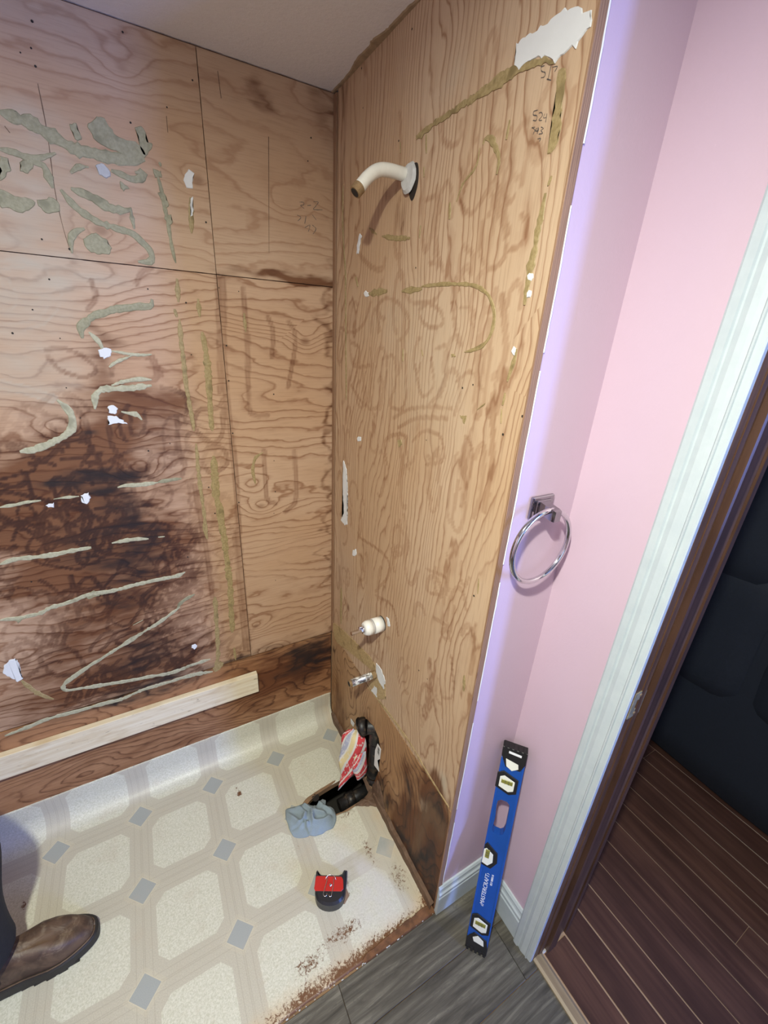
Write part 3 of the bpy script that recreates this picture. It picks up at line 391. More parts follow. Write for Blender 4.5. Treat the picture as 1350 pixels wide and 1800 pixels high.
def inpoly(P, poly):
    x, y = P[:, 0], P[:, 1]; r = np.zeros(len(P), bool); n = len(poly)
    for i in range(n):
        (x1, y1), (x2, y2) = poly[i], poly[(i+1) % n]
        if y1 == y2: continue
        r ^= ((y1 > y) != (y2 > y)) & (x < (x2-x1)*(y-y1)/(y2-y1)+x1)
    return r
def snap(P, poly):
    best = np.full(len(P), 1e9); out = P.copy()
    for a, b in zip(poly, poly[1:]+poly[:1]):
        a = np.array(a); b = np.array(b); ab = b-a; t = np.clip(((P-a)@ab)/(ab@ab), 0, 1); q = a+t[:, None]*ab; d = np.hypot(*(P-q).T)
        m = d < best; best[m] = d[m]; out[m] = q[m]
    return out
def gridsheet(name, us, vs, pos, nrm, thick, mat, parent, attr, hole=None, uvf=None, jit=0.0):
    """a sheet on a fine grid; pos(u,v)->xyz, thickness against nrm; attr(u,v)->rgba"""
    nu, nv = len(us), len(vs); U, V = np.meshgrid(us, vs, indexing='ij'); P = np.stack([U.ravel(), V.ravel()], 1)
    i, j = np.meshgrid(np.arange(nu-1), np.arange(nv-1), indexing='ij'); a = (i*nv+j).ravel(); Q = np.stack([a, a+nv, a+nv+1, a+1], 1)
    if hole:
        ins = inpoly(P, hole); Q = Q[ins[Q].sum(1) < 3]
    E = np.concatenate([Q[:, [0, 1]], Q[:, [1, 2]], Q[:, [2, 3]], Q[:, [3, 0]]]); key = np.sort(E, 1); key = key[:, 0]*len(P)+key[:, 1]
    _, inv, cnt = np.unique(key, return_inverse=True, return_counts=True); B = E[cnt[inv] == 1]
    if hole:
        bi = np.unique(B); onr = (np.abs(P[bi, 0]-us[0]) < 1e-9) | (np.abs(P[bi, 0]-us[-1]) < 1e-9) | (np.abs(P[bi, 1]-vs[0]) < 1e-9) | (np.abs(P[bi, 1]-vs[-1]) < 1e-9)
        hb = bi[~onr]; P[hb] = snap(P[hb], hole)
    if jit:
        bi = np.unique(B); c = np.array([(us[0]+us[-1])/2, (vs[0]+vs[-1])/2]); k = jit*fbm(P[bi, 0]*60, P[bi, 1]*60, 3)*(_rs.rand(len(bi))*.5+.5)
        P[bi] += np.sign(c-P[bi])*k[:, None]*.8
    used = np.unique(np.concatenate([Q.ravel(), B.ravel()])); re = np.full(len(P), -1); re[used] = np.arange(len(used)); P = P[used]; Q = re[Q]; B = re[B]
    X = pos(P[:, 0], P[:, 1]); N = nrm(P[:, 0], P[:, 1]); bv, binv = np.unique(B, return_inverse=True); binv = binv.reshape(B.shape)
    X2 = X[bv]-N[bv]*thick; n0 = len(X); SK = np.stack([B[:, 1], B[:, 0], n0+binv[:, 0], n0+binv[:, 1]], 1)
    XX = np.concatenate([X, X2]); F = np.concatenate([Q, SK])
    f0 = F[0]; nn = np.cross(XX[f0[1]]-XX[f0[0]], XX[f0[2]]-XX[f0[0]])
    if nn @ N[f0[0]] < 0: F = F[:, ::-1]
    me = bpy.data.meshes.new(name); me.from_pydata(XX.tolist(), [], F.tolist()); me.update()
    PP = np.concatenate([P, P[bv]])
    if attr:
        C = attr(PP).astype(np.float32); at = me.color_attributes.new('stain', 'FLOAT_COLOR', 'POINT'); at.data.foreach_set('color', C.ravel())
    if uvf:
        uv = uvf(PP); ul = me.uv_layers.new(name='pattern'); li = np.empty(len(me.loops), int); me.loops.foreach_get('vertex_index', li); ul.data.foreach_set('uv', uv[li].astype(np.float32).ravel())
    return link(name, me, mat, parent)
def lin(a, b, res): return np.linspace(a, b, max(2, int(round((b-a)/res))+1))
def nconst(*n): return lambda u, v: np.tile(np.array(n, float), (len(u), 1))
RES = .0045
posB = lambda u, v: np.stack([u, np.zeros_like(u), v], 1)
posS = lambda u, v: np.stack([np.zeros_like(u), u, v], 1)
atB = lambda P: stain(1, P*1000); atS = lambda P: stain(0, P*1000)
# ------------------------------------------------------------------ room shell
XL = -1.65; YB = -2.75
wall_back = tag(box('wall_back', XL, .175, .013, .10, -.3, H, M_sub), kind='structure')
def sheetB(u0, u1, z0, z1, mat=None, n='plywood_sheet'): return gridsheet(n, lin(u0, u1, RES), lin(z0, z1, RES), posB, nconst(0, -1, 0), .012, mat or MW_back, wall_back, atB, jit=.004 if mat is MW_strip else .0012)
sheetB(-.3145, -.001, 1.659, H, MW_top); sheetB(-1.533, -.3155, 1.659, H, MW_top); sheetB(-.3145, -.001, .441, 1.6576); sheetB(-1.533, -.3155, .441, 1.6576)
sheetB(XL, -.001, -.01, .436, MW_strip)
box('plywood_sheet', XL, -1.535, 0, .012, .442, H, MW_back, wall_back)
wall_right = tag(box('wall_right', .013, .055, -.05, 0, -.3, H, M_sub), kind='structure')
box('wall_stud', .013, .055, -.76, -.72, -.02, H, M_sub, wall_right)
HOLE_W = [(-.25, -.02), (-.25, .19), (-.27, .24), (-.32, .295), (-.37, .315), (-.41, .30), (-.428, .25), (-.425, .16), (-.40, .06), (-.392, -.02)]
gridsheet('plywood_sheet', lin(-W+.002, -.0235, RES), lin(.4485, H, RES), posS, nconst(-1, 0, 0), .012, MW_side, wall_right, atS, jit=.0025)
gridsheet('plywood_sheet', lin(-W+.002, -.004, RES), lin(-.004, .4455, RES), posS, nconst(-1, 0, 0), .012, MW_sidelow, wall_right, atS, hole=HOLE_W, jit=.003)
box('corner_lath', -.003, .006, -.0185, -.0012, .45, H-.004, MW_edge, wall_right, .001)
box('plywood_edge', -.0035, .0125, -W-.0015, -W+.0022, .02, H, MW_edge, wall_right, .0006)
# pencil tidy edge of drywall beside the plywood edge, torn and white
vv = []; ff = []
for i in range(150):
    z = .13+i*.0131; a = .0125+.002*mnoise.noise((z*9, 0, 0)); b = .0002+.0022*abs(mnoise.noise((z*35, 3, 0)))
    vv += [(a-.0015, -W-.0012, z), (a+b, -W-.0026, z), (a+b+.0015, -W+.001, z)]
for i in range(149):
    k = 3*i; ff += [(k, k+1, k+4, k+3), (k+1, k+2, k+5, k+4)] if mnoise.noise((i*.11, 2, 0)) > -.25 else []
wall_near = tag(box('wall_near', .0125, D+.002, -W, -W+.012, -.02, H, M_pink), kind='structure')
mk('torn_paint_edge', vv, ff, M_plaster, wall_near)
DJ = -.993; DE = -2.5
bm = bmesh.new(); boxbm(bm, D, .30, DJ+.018, -W+.0121, -.3, H); boxbm(bm, D, .30, -W+.0122, 1.3, -.3, H); boxbm(bm, D, .30, YB, DE-.018, -.3, H); boxbm(bm, D, .30, DE-.018, DJ+.018, 2.0, H)
wall_door = tag(obm('wall_door', bm, M_pink), kind='structure')
tag(box('wall_left', XL-.1, XL, YB, .1, -.3, H, M_pink), kind='structure')
bm = bmesh.new(); boxbm(bm, XL, -1.1, YB-.1, YB, -.3, H); boxbm(bm, -.14, .30, YB-.1, YB, -.3, H); boxbm(bm, -1.1, -.14, YB-.1, YB, -.3, .98); boxbm(bm, -1.1, -.14, YB-.1, YB, 1.92, H)
tag(obm('wall_behind', bm, M_pink), kind='structure')
fill_win = tag(box('fill_window', -1.1, -1.06, YB-.08, YB+.01, .98, 1.92, M_trim), kind='structure')  # made-up window out of view, added to go with the cool fill light
for q in [(-.18, -.14, .98, 1.92), (-1.06, -.18, .98, 1.02), (-1.06, -.18, 1.88, 1.92)]: box('window_frame', q[0], q[1], YB-.08, YB+.01, q[2], q[3], M_trim, fill_win)
box('pane', -1.06, -.18, YB-.05, YB-.044, 1.02, 1.88, M_pane, fill_win)  # glowing pane of the added window, adds to the fill
# ceiling over both rooms
ceiling = tag(box('ceiling', XL-.1, 3.8, -5.0, 1.4, H, H+.1, M_ceil), kind='structure')
TE = [(-.0, -.78), (-.012, -.60), (-.007, -.45), (-.006, -.38), (-.012, -.355), (-.014, -.30), (-.016, -.275), (-.03, -.234), (-.022, -.214), (-.027, -.165), (-.012, -.11), (-.010, -.053), (-.012, -.002)]
te = curve3([(a, b, 0) for a, b in TE], 6); vv = []
for p in te:
    k = .003*mnoise.noise((p.y*160, 0, 0))+.002*mnoise.noise((p.y*420, 4, 0)); vv += [(p.x*.55+k*.6, p.y, H-.0015), (0, p.y, H-.0015), (p.x*.55+k*.6-.003, p.y, H), ]
ff = []
for i in range(len(te)-1): k = 3*i; ff += [(k, k+1, k+4, k+3), (k, k+3, k+5, k+2)]
mk('torn_paper_edge', vv, ff, M_khaki, ceiling)
vv = []; ff = []
for i in range(120):
    x = -i*.0125; a = .002+.004*abs(mnoise.noise((x*11, 1, 0)))+.003*abs(mnoise.noise((x*60, 1, 0))); vv += [(x, -a, H-.0015), (x, 0, H-.0015)]
for i in range(119): k = 2*i; ff.append((k, k+1, k+3, k+2))
mk('torn_paper_edge', vv, ff, M_rotd, ceiling)
lampo = empty('ceiling_lamp', (-.72, -1.29, H), 'round white flush ceiling lamp above the bathroom floor', 'lamp')
v, f = tube_geo([(-.72, -1.29, H-.001), (-.72, -1.29, H-.03)], .11, 32); mk('lamp_rim', v, f, M_trim, lampo)
v, f = tube_geo([(-.72, -1.29, H-.0301), (-.72, -1.29, H-.036)], [.09, .08], 32); mk('lamp_diffuser', v, f, M_lamp, lampo)
# floor: crawlspace tub under a subfloor with a hole, lino and planks on top
floor = tag(mk('floor', [(XL, YB, -.36), (.30, YB, -.36), (.30, .1, -.36), (XL, .1, -.36), (XL, YB, -.02), (.30, YB, -.02), (.30, .1, -.02), (XL, .1, -.02)], [(0, 1, 2, 3), (0, 4, 5, 1), (1, 5, 6, 2), (2, 6, 7, 3), (3, 7, 4, 0)], M_dirt), kind='structure')
HOLE_F = [(.0005, -.29), (-.04, -.292), (-.086, -.296), (-.15, -.298), (-.2, -.303), (-.245, -.322), (-.26, -.36), (-.24, -.40), (-.16, -.405), (-.11, -.412), (-.065, -.409), (-.03, -.402), (.0005, -.392)]
HOLE_S = [(.0005, -.29), (-.12, -.298), (-.2, -.306), (-.24, -.325), (-.25, -.36), (-.23, -.39), (-.12, -.402), (-.03, -.396), (.0005, -.388)]
gridsheet('subfloor_panel', lin(XL, .012, .012), lin(-W-.004, .012, .012), lambda u, v: np.stack([u, v, np.full_like(u, -.0045)], 1), nconst(0, 0, 1), .02, M_sub, floor, None, hole=HOLE_S)
box('subfloor_panel', XL, .175, YB, -W-.005, -.025, -.0065, M_sub, floor)
box('subfloor_panel', .0125, .175, -W-.004, .0, -.025, -.0065, M_sub, floor)
R_ = .062
def lv(v):
    v = np.asarray(v); y = np.where(v < -R_, v, 0); z = np.zeros_like(v); n = np.zeros((len(v), 3)); n[:, 2] = 1
    s = v+R_; L = R_*math.pi/2; m = (s > 0) & (s < L); th = np.clip(s/L, 0, 1)*math.pi/2
    y = np.where(v < -R_, v, -R_+(R_-.003)*np.sin(th)); z = np.where(s > 0, R_*(1-np.cos(th)), 0); up = s >= L; z = np.where(up, R_+(s-L), z); y = np.where(up, -.003-.0*z, y)
    nn = np.stack([np.zeros_like(v), -np.sin(np.where(s > 0, th, 0)), np.cos(np.where(s > 0, th, 0))], 1); return y, z, nn
def posL(u, v):
    y, z, _ = lv(v); z = z+.0015*(fbm(u*5, v*5, 2)-.5)*(v < -R_); return np.stack([u, y, z], 1)
def attL(P):
    C = np.zeros((len(P), 4)); x, y = P[:, 0], P[:, 1]; e = y+W
    n = fbm(x*18, y*18, 4)
    C[:, 0] = np.clip(np.exp(-((e)/.045)**2)*(.45+.6*n)*np.clip((x+.60)/.12, 0, 1)*1.0+np.exp(-(x/.018)**2)*np.clip((-y-.42)/.12, 0, 1)*.6*n*1.4, 0, 1)
    for cx, cy, rx, ry, am in [(-.428, -.179, .010, .016, .95), (-.434, -.155, .006, .012, .7), (-1.03, -.222, .008, .02, .8), (-.26, -.70, .09, .030, .70), (-.20, -.60, .02, .05, .5), (-.10, -.56, .02, .09, .58), (-.36, -.715, .06, .03, .62), (-.12, -.42, .06, .012, .6), (-.05, -.66, .05, .06, .55), (-.30, -.44, .008, .03, .5)]:
        C[:, 0] = np.maximum(C[:, 0], am*np.exp(-((x-cx)/rx)**2-((y-cy)/ry)**2)*(.7+.5*n))
    C[:, 1] = np.clip(np.exp(-(e/.045)**2)*.9*np.clip((x+.75)/.2, 0, 1)+.35*np.exp(-((x+.2)/.12)**2-((y+.39)/.1)**2)+.5*np.exp(-((x+.02)/.03)**2), 0, 1)
    C[:, 3] = np.clip(1.1*np.exp(-((x+.14)/.10)**2-((y+.62)/.13)**2), 0, 1)*(.4+.8*fbm(x*20, y*20, 3))*.8
    return np.clip(C, 0, 1)
vl = np.concatenate([lin(-W-.001, -R_, .007)[:-1], lin(-R_, R_*math.pi/2-R_+.060, .007)])
lino = gridsheet('lino_sheet', lin(XL, -.003, .007), vl, posL, lambda u, v: lv(v)[2], .0035, M_lino, floor, attL, hole=HOLE_F, uvf=lambda P: P, jit=.004)
for p in lino.data.polygons: p.use_smooth = True
# grey planks, running along x
rows = [(-.7855, -.8885), (-.890, -1.0115), (-1.013, -1.1345), (-1.136, -1.2575), (-1.259, -1.3805), (-1.382, -1.5035), (-1.505, -1.75), (-1.7515, -1.99), (-1.9915, -2.24), (-2.2415, -2.49), (-2.4915, -2.75)]
cuts = [[-.307], [.132, -.80], [-.52], [-.1, -1.0], [-.9], [-.4]]
for i, (y1, y0) in enumerate(rows):
    xs_ = [XL]+sorted(cuts[i % 6])+[.178]
    for a, b in zip(xs_[:-1], xs_[1:]):
        bm = bmesh.new(); boxbm(bm, a+.0006, b-.0006, y0, y1, -.006, 0, .0008); obm('floor_plank', bm, M_vinyl, floor)
random.seed(5); bm = bmesh.new()
for i in range(34):
    x = random.uniform(-.62, .0); s = random.uniform(.0008, .002); y = -W-.003+random.uniform(-.0015, .0015)
    r = bmesh.ops.create_icosphere(bm, subdivisions=1, radius=s); bmesh.ops.scale(bm, vec=(random.uniform(1, 2.6), .9, .5), verts=r['verts']); bmesh.ops.translate(bm, vec=(x, y, .001), verts=r['verts'])
tag(obm('caulk_flecks', bm, M_caulk, floor), kind='stuff')
vv = []; ff = []; n = 40
for i in range(n+1):
    x = .003-i*.235/n; w = .016*(1-i/n)**.5+.004+.004*mnoise.noise((x*40, 0, 0)); z = .0015+.0015*mnoise.noise((x*90, 0, 1)); vv += [(x, -W-.0045, -.002), (x, -W-.003, z+.002), (x, -W+w, z+.0028), (x, -W+w+.003, -.001)]
for i in range(n):
    for j in range(3): k = 4*i+j; ff.append((k, k+4, k+5, k+1))
mk('rotted_edge', vv, ff, M_rot, floor)
vv = []; ff = []; n = 60
for i in range(n+1):
    y = -.022-i*(.752)/n
    if -.41 < y < -.235: zz = .003
    else: zz = .030+.008*mnoise.noise((y*30, 0, 0))
    d = .010+.004*mnoise.noise((y*25, 5, 0)); vv += [(-.0005, y, zz+.002), (-d, y, zz-.004), (-d-.002, y, -.002)]
for i in range(n):
    for j in range(2): k = 3*i+j; ff.append((k, k+1, k+4, k+3))
mk('damp_base_strip', vv, ff, M_rotd, wall_right)
def chunk(name, pts, h, seed, mat, par, fn):
    q = curve3([(a, b, 0) for a, b in pts+pts[:3]], 5)[5:5*len(pts)+5]; c = sum(q, Vector())/len(q); vv = []; n = len(q)
    for k, (sc_, hh) in enumerate(((1, 0), (.86, .7), (.5, 1))):
        for p in q: r = c+(p-c)*sc_*(1+.22*mnoise.noise(p*90+Vector((seed, k, 0)))); vv.append(fn(r.x, r.y, h*hh*(.7+.8*abs(mnoise.noise(r*70+Vector((0, seed, 0)))))+.0003))
    vv.append(fn(c.x, c.y, h)); ff = [(k*n+i, k*n+(i+1) % n, (k+1)*n+(i+1) % n, (k+1)*n+i) for k in range(2) for i in range(n)]+[(2*n+i, 2*n+(i+1) % n, 3*n) for i in range(n)]
    o = mk(name, vv, ff, mat, par); b = bmesh.new(); b.from_mesh(o.data); bmesh.ops.recalc_face_normals(b, faces=b.faces); b.to_mesh(o.data); b.free()
FL = lambda a, b, h: (a, b, h); WR = lambda a, b, h: (-h, a, b)
chunk('rotted_edge', [(-.002, -.383), (-.03, -.395), (-.075, -.405), (-.06, -.418), (-.03, -.432), (-.002, -.445)], .007, 1, M_rotd, floor, FL)
chunk('rotted_edge', [(-.10, -.291), (-.16, -.294), (-.225, -.306), (-.25, -.33), (-.243, -.334), (-.21, -.315), (-.14, -.303)], .004, 4, M_sub, floor, FL)
chunk('rotted_edge', [(-.393, .006), (-.402, .07), (-.43, .105), (-.47, .06), (-.475, .006)], .006, 8, M_rotd, wall_right, WR)
prism('torn_patch', [(-.223, -.606), (-.205, -.612), (-.204, -.632), (-.225, -.644), (-.241, -.635)], .0012, .0022, Matrix(), simple('torn_backing', (.26, .17, .12), .8, var=.3), floor)
# ------------------------------------------------------------------ glue, plaster and pencil marks left on the plywood
def wpos(ax, a, z, h): return (a, -h, z) if ax == 1 else (-h, a, z)
nails = []; cracks = {1: [], 0: []}; pens = {1: [], 0: []}
def ribbon(ax, pts, wd, h, mat, seed):
    q = smooth2(pts, 8); P = [Vector((x, z, 0))/1000 for x, z in q]; L = [0]
    for a, b in zip(P[:-1], P[1:]): L.append(L[-1]+(b-a).length)
    n = max(3, int(L[-1]/.006)); vv = []; ff = []
    for i in range(n+1):
        s = L[-1]*i/n; k = max(j for j in range(len(L)) if L[j] <= s+1e-9); k = min(k, len(P)-2); t = (s-L[k])/max(L[k+1]-L[k], 1e-9); p = P[k].lerp(P[k+1], t)
        tg = (P[k+1]-P[k]).normalized(); nr = Vector((-tg.y, tg.x, 0)); w = wd/2000*(1+.5*mnoise.noise((s*45, seed*3.1, 0))+.5*mnoise.noise((s*170, seed, 5))); e = min(1, .35+min(i, n-i)/2.0*.4)
        hh = h*(.8+.5*mnoise.noise((s*60, seed, 9))); off = .12*wd/1000*mnoise.noise((s*40, seed, 2))
        for c, k_ in ((-1, 0), (-.8, .75), (0, 1), (.8, .75), (1, 0)):
            r = p+nr*(w*e*c+off); vv.append(wpos(ax, r.x, r.y, hh*k_+.0002))
    for i in range(n):
        for j in range(4): k = 5*i+j; ff.append((k, k+1, k+6, k+5) if ax == 1 else (k, k+5, k+6, k+1))
    o = mk('glue_smear', vv, ff, mat, wall_back if ax == 1 else wall_right); return o
def blob(ax, pts, h, mat, seed, name):
    n0 = len(pts)
    if 5 < n0 < 15 and name == 'glue_smear': pts = [(p.x, p.y) for p in curve3([(x, z, 0) for x, z in pts+pts[:3]], 3)[3:3*n0+3]]
    P = [Vector((x, z, 0))/1000 for x, z in pts]; n = len(P); out = []
    for i in range(n):
        a, b = P[i], P[(i+1) % n]; L = (b-a).length; m = max(1, int(L/.004)); nr = Vector((-(b-a).y, (b-a).x, 0)).normalized() if L > 1e-6 else Vector()
        for k in range(m): out.append(a.lerp(b, k/m)+nr*(.0034*mnoise.noise((a.lerp(b, k/m)*95+Vector((seed, 0, 0))))+.0026*mnoise.noise((a.lerp(b, k/m)*260+Vector((seed, 0, 7))))))
    c = sum(out, Vector())/len(out); m = len(out)
    vv = [wpos(ax, p.x, p.y, .0002) for p in out]+[wpos(ax, (p+(c-p).normalized()*.0012).x, (p+(c-p).normalized()*.0012).y, h) for p in out]
    bm = bmesh.new(); V = [bm.verts.new(p) for p in vv]
    for i in range(m): bm.faces.new((V[i], V[(i+1) % m], V[m+(i+1) % m], V[m+i]))
    fc = bm.faces.new(V[m:]); bmesh.ops.triangulate(bm, faces=[fc]); bmesh.ops.recalc_face_normals(bm, faces=bm.faces)
    f = [f for f in bm.faces if abs(f.normal[1 if ax == 1 else 0]) > .9]
    if f and f[0].normal[1 if ax == 1 else 0] > 0: bmesh.ops.reverse_faces(bm, faces=bm.faces)
    return obm(name, bm, mat, wall_back if ax == 1 else wall_right)
for si, (ax, k, wd, pts) in enumerate(MARKS):
    if k in 'gopk': ribbon(ax, pts, wd, .0014 if k != 'p' else .0018, M_glue[k], si)
    elif k in 'GOK': blob(ax, pts, .0013, M_glue[k.lower()], si, 'glue_smear')
    elif k == 'W': blob(ax, pts, .0016, M_plaster, si, 'plaster_scrap')
    elif k == 'Y': blob(ax, pts, .0022, M_plaster2, si, 'plaster_scrap')
    elif k == 'c': cracks[ax].append((pts, wd))
    elif k == 'w': pens[ax].append((pts, wd))
    elif k == 'n': nails.append((ax, pts[0]))
def flat_strokes(name, ax, strokes, wmin, mat):
    vv = []; ff = []
    for pts, wd in strokes:
        q = smooth2(pts, 4); w = max(wmin, wd)/2000; P = [Vector((x, z, 0))/1000 for x, z in q]
        for i, p in enumerate(P):
            tg = (P[min(i+1, len(P)-1)]-P[max(i-1, 0)]).normalized(); nr = Vector((-tg.y, tg.x, 0)); jw = min(w, .0007)*(.5+.8*random.random()); b = len(vv)
            vv += [wpos(ax, *(p+nr*jw).xy, .0004), wpos(ax, *(p-nr*jw).xy, .0004)]
            if i: ff.append((b-2, b-1, b+1, b) if ax == 1 else (b, b+1, b-1, b-2))
    return tag(mk(name, vv, ff, mat, wall_back if ax == 1 else wall_right), kind='stuff')
for ax in (0, 1):
    if pens[ax]: flat_strokes('pencil_writing', ax, pens[ax], .8, M_pencil)
    if cracks[ax]: flat_strokes('hairline_crack', ax, cracks[ax], .5, M_rotd)
    bm = bmesh.new()
    for a, (x, z) in nails:
        if a != ax: continue
        r = bmesh.ops.create_circle(bm, cap_ends=True, segments=9, radius=random.uniform(.0013, .0024))
        bmesh.ops.transform(bm, matrix=Matrix.Translation(wpos(ax, x/1000, z/1000, .0009)) @ (Matrix.Rotation(math.pi/2, 4, 'X') if ax == 1 else Matrix.Rotation(-math.pi/2, 4, 'Y')), verts=r['verts'])
    tag(obm('nail_hole', bm, M_black, wall_back if ax == 1 else wall_right), kind='stuff')
# ------------------------------------------------------------------ ledger board on the back wall
bm = bmesh.new(); boxbm(bm, XL, -.302, -.0225, -.0015, .283, .3685, .0012); lb = tag(obm('ledger_board', bm, MW_board), 'pale pine board nailed level along the foot of the stained plywood wall', 'board')
# ------------------------------------------------------------------ baseboards, casing, jamb, threshold
BP = [(0, 0), (.011, 0), (.011, .078), (.0085, .082), (.0085, .086), (.0115, .089), (.0115, .098), (.008, .103), (.0065, .110), (.0075, .113), (.0075, .118), (.004, .125), (0, .125)]
M1 = Matrix(((0, 0, 1, -.001), (-1, 0, 0, -W), (0, 1, 0, 0), (0, 0, 0, 1)))
tag(extrude_profile('baseboard_near', BP, M1, D+.001, M_trim), kind='structure')
M2 = Matrix(((-1, 0, 0, D), (0, 0, -1, -W-.0115), (0, 1, 0, 0), (0, 0, 0, 1)))
tag(extrude_profile('baseboard_door', BP, M2, .937-W-.0125, M_trim), kind='structure')
CP = [(0, 0), (0, .015), (.003, .0165), (.0135, .0165), (.0155, .013), (.018, .0125), (.026, .0145), (.034, .013), (.040, .0115), (.042, .0135), (.0445, .0135), (.0455, .0105), (.054, .0095), (.056, .008), (.056, 0)]
door = tag(box('door_1', D+.002, .302, DJ, DJ+.018, 0, 2.0, M_jamb), kind='structure')
MC = Matrix(((0, -1, 0, D), (-1, 0, 0, -.937), (0, 0, 1, 0), (0, 0, 0, 1)))
extrude_profile('casing', CP, MC, 2.06, M_trim, door)
extrude_profile('jamb_stop', [(.0, 0), (.0, .010), (.005, .0115), (.030, .0115), (.036, .007), (.036, 0)], Matrix(((1, 0, 0, .222), (0, -1, 0, DJ), (0, 0, 1, 0), (0, 0, 0, 1))), 2.0, M_jamb2, door)
extrude_profile('jamb_rabbet', [(.0, 0), (.0, .002), (.012, .003), (.014, 0)], Matrix(((1, 0, 0, .196), (0, -1, 0, DJ), (0, 0, 1, 0), (0, 0, 0, 1))), 2.0, M_jamb, door)
extrude_profile('casing_far', [(0, 0), (.016, 0), (.016, .05), (0, .05)], Matrix(((1, 0, 0, .302), (0, 1, 0, DJ-.004), (0, 0, 1, 0), (0, 0, 0, 1))), 2.05, M_jamb2, door)
sp = prism('strike_plate', [(.178, .905), (.214, .905), (.214, .962), (.206, .968), (.178, .968)], 0, .0016, Matrix(((1, 0, 0, 0), (0, 0, -1, DJ-.0001), (0, 1, 0, 0), (0, 0, 0, 1))), simple('dull_strike_metal', (.25, .22, .145), .5, .2, .6, 90), door, holes=[[(.190, .925), (.202, .925), (.202, .948), (.190, .948)]])
for z in (.914, .959): 
    v, f = tube_geo([(.196, DJ-.0016, z), (.196, DJ-.0026, z)], .0032, 10); mk('strike_screw', v, f, M_brass, sp)
box('door_jamb_far', D+.002, .302, DE-.018, DE, 0, 2.0, M_jamb, door); box('head_jamb', D+.002, .302, DE, DJ, 1.982, 2.0, M_jamb, door)
M3 = Matrix(((0, -1, 0, D), (1, 0, 0, DE-.06), (0, 0, 1, 0), (0, 0, 0, 1))); extrude_profile('casing', CP, M3, 2.06, M_trim, door)
extrude_profile('threshold', [(0, -.006), (.001, .004), (.008, .0075), (.026, .0075), (.033, .003), (.034, -.006)], Matrix(((1, 0, 0, D+.001), (0, 0, -1, DJ-.0005), (0, 1, 0, 0), (0, 0, 0, 1))), DJ-DE-.001, M_thresh, door)
bm = bmesh.new(); boxbm(bm, .2095, .224, DJ-.006, DJ+.0, 0, .007, .001); obm('threshold_shim', bm, M_band, door)
# next room
bm = bmesh.new(); boxbm(bm, .208, .30, DE, DJ, -.3, .0028); boxbm(bm, .30, 3.8, -5.0, 1.4, -.3, .0028)
fl2 = tag(obm('floor', bm, M_gap), kind='structure')
random.seed(11); x = .2115; edges = [.2115, .2985]
while edges[-1] < 3.75: edges.append(edges[-1]+.0835)
for i, (a, b) in enumerate(zip(edges[:-1], edges[1:])):
    gp = .0048 if i < 3 else .0023; ys = [-4.95]; y_ = -4.95+random.uniform(.3, 1.2)
    while y_ < 1.2: ys.append(y_); y_ += random.uniform(.7, 1.5)
    ys.append(1.3)
    if i == 0: ys = [DE, -1.78, -1.0]
    for c, d in zip(ys[:-1], ys[1:]):
        if d < -2.6 and a > 1.4: continue
        bm = bmesh.new(); boxbm(bm, a+gp*.5, b-gp*.5, c+.0005, d-.0005, .002, .0045, .0006); obm('floor_plank', bm, M_plank, fl2)
bm = bmesh.new(); boxbm(bm, 1.4, 3.7, -4.95, -2.7, -.003, .0035)
wl = [('wall_living_far', 3.7, 3.8, -5.0, 1.4, -.3, H), ('wall_living_side', .3, 3.7, 1.3, 1.4, -.3, H)]
bm.free()
for n, *q in wl: tag(box(n, *q, M_room), kind='structure')
bm = bmesh.new(); boxbm(bm, .30, 1.45, -4.0, -3.9, -.3, H); boxbm(bm, 1.79, 3.7, -4.0, -3.9, -.3, H); boxbm(bm, 1.45, 1.79, -4.0, -3.9, -.3, .48); boxbm(bm, 1.45, 1.79, -4.0, -3.9, 2.02, H)
tag(obm('wall_living_window', bm, M_room), kind='structure')
w2 = tag(box('window_2', 1.45, 1.47, -3.98, -3.89, .48, 2.02, M_trim), kind='structure'); box('window_frame', 1.77, 1.79, -3.98, -3.89, .48, 2.02, M_trim, w2); box('window_frame', 1.47, 1.77, -3.98, -3.89, .48, .5, M_trim, w2); box('window_frame', 1.47, 1.77, -3.98, -3.89, 2.0, 2.02, M_trim, w2)
box('pane', 1.47, 1.77, -3.94, -3.934, .5, 2.0, M_pane, w2)
# ------------------------------------------------------------------ sofa in the next room
def cushion(name, x0, x1, y0, y1, z0, z1, r, mat, parent, sag=.0, seed=0):
    bm = bmesh.new(); boxbm(bm, x0, x1, y0, y1, z0, z1); bmesh.ops.subdivide_edges(bm, edges=bm.edges[:], cuts=7, use_grid_fill=True)
    c = Vector(((x0+x1)/2, (y0+y1)/2, (z0+z1)/2)); hs = Vector(((x1-x0)/2, (y1-y0)/2, (z1-z0)/2))
    for v in bm.verts:
        q = v.co-c; inn = Vector([max(-h+r, min(h-r, a)) for a, h in zip(q, hs)]); d = q-inn
        if d.length > 1e-6: q = inn+d.normalized()*r
        q += q.normalized()*(.02*mnoise.noise(v.co*6+Vector((seed, 0, 0)))+sag*(1-abs(q.y/hs.y)**2)); v.co = c+q
    return obm(name, bm, mat, parent, True)
sofa = empty('sofa', (1.5, -1.1, .004), 'dark navy recliner sofa standing on the mahogany planks beyond the doorway', 'sofa')
cushion('sofa_base', 1.19, 2.05, -2.4, -.22, .03, .42, .04, M_sofa, sofa)
cushion('back_panel', 1.135, 1.36, -2.4, -.22, .015, .98, .035, M_sofa, sofa, .006, 2)
for k in range(3): cushion('head_cushion', 1.10, 1.44, -2.40+k*.727, -1.675+k*.727, .80, 1.27, .13, M_sofa, sofa, .012, 15+k)
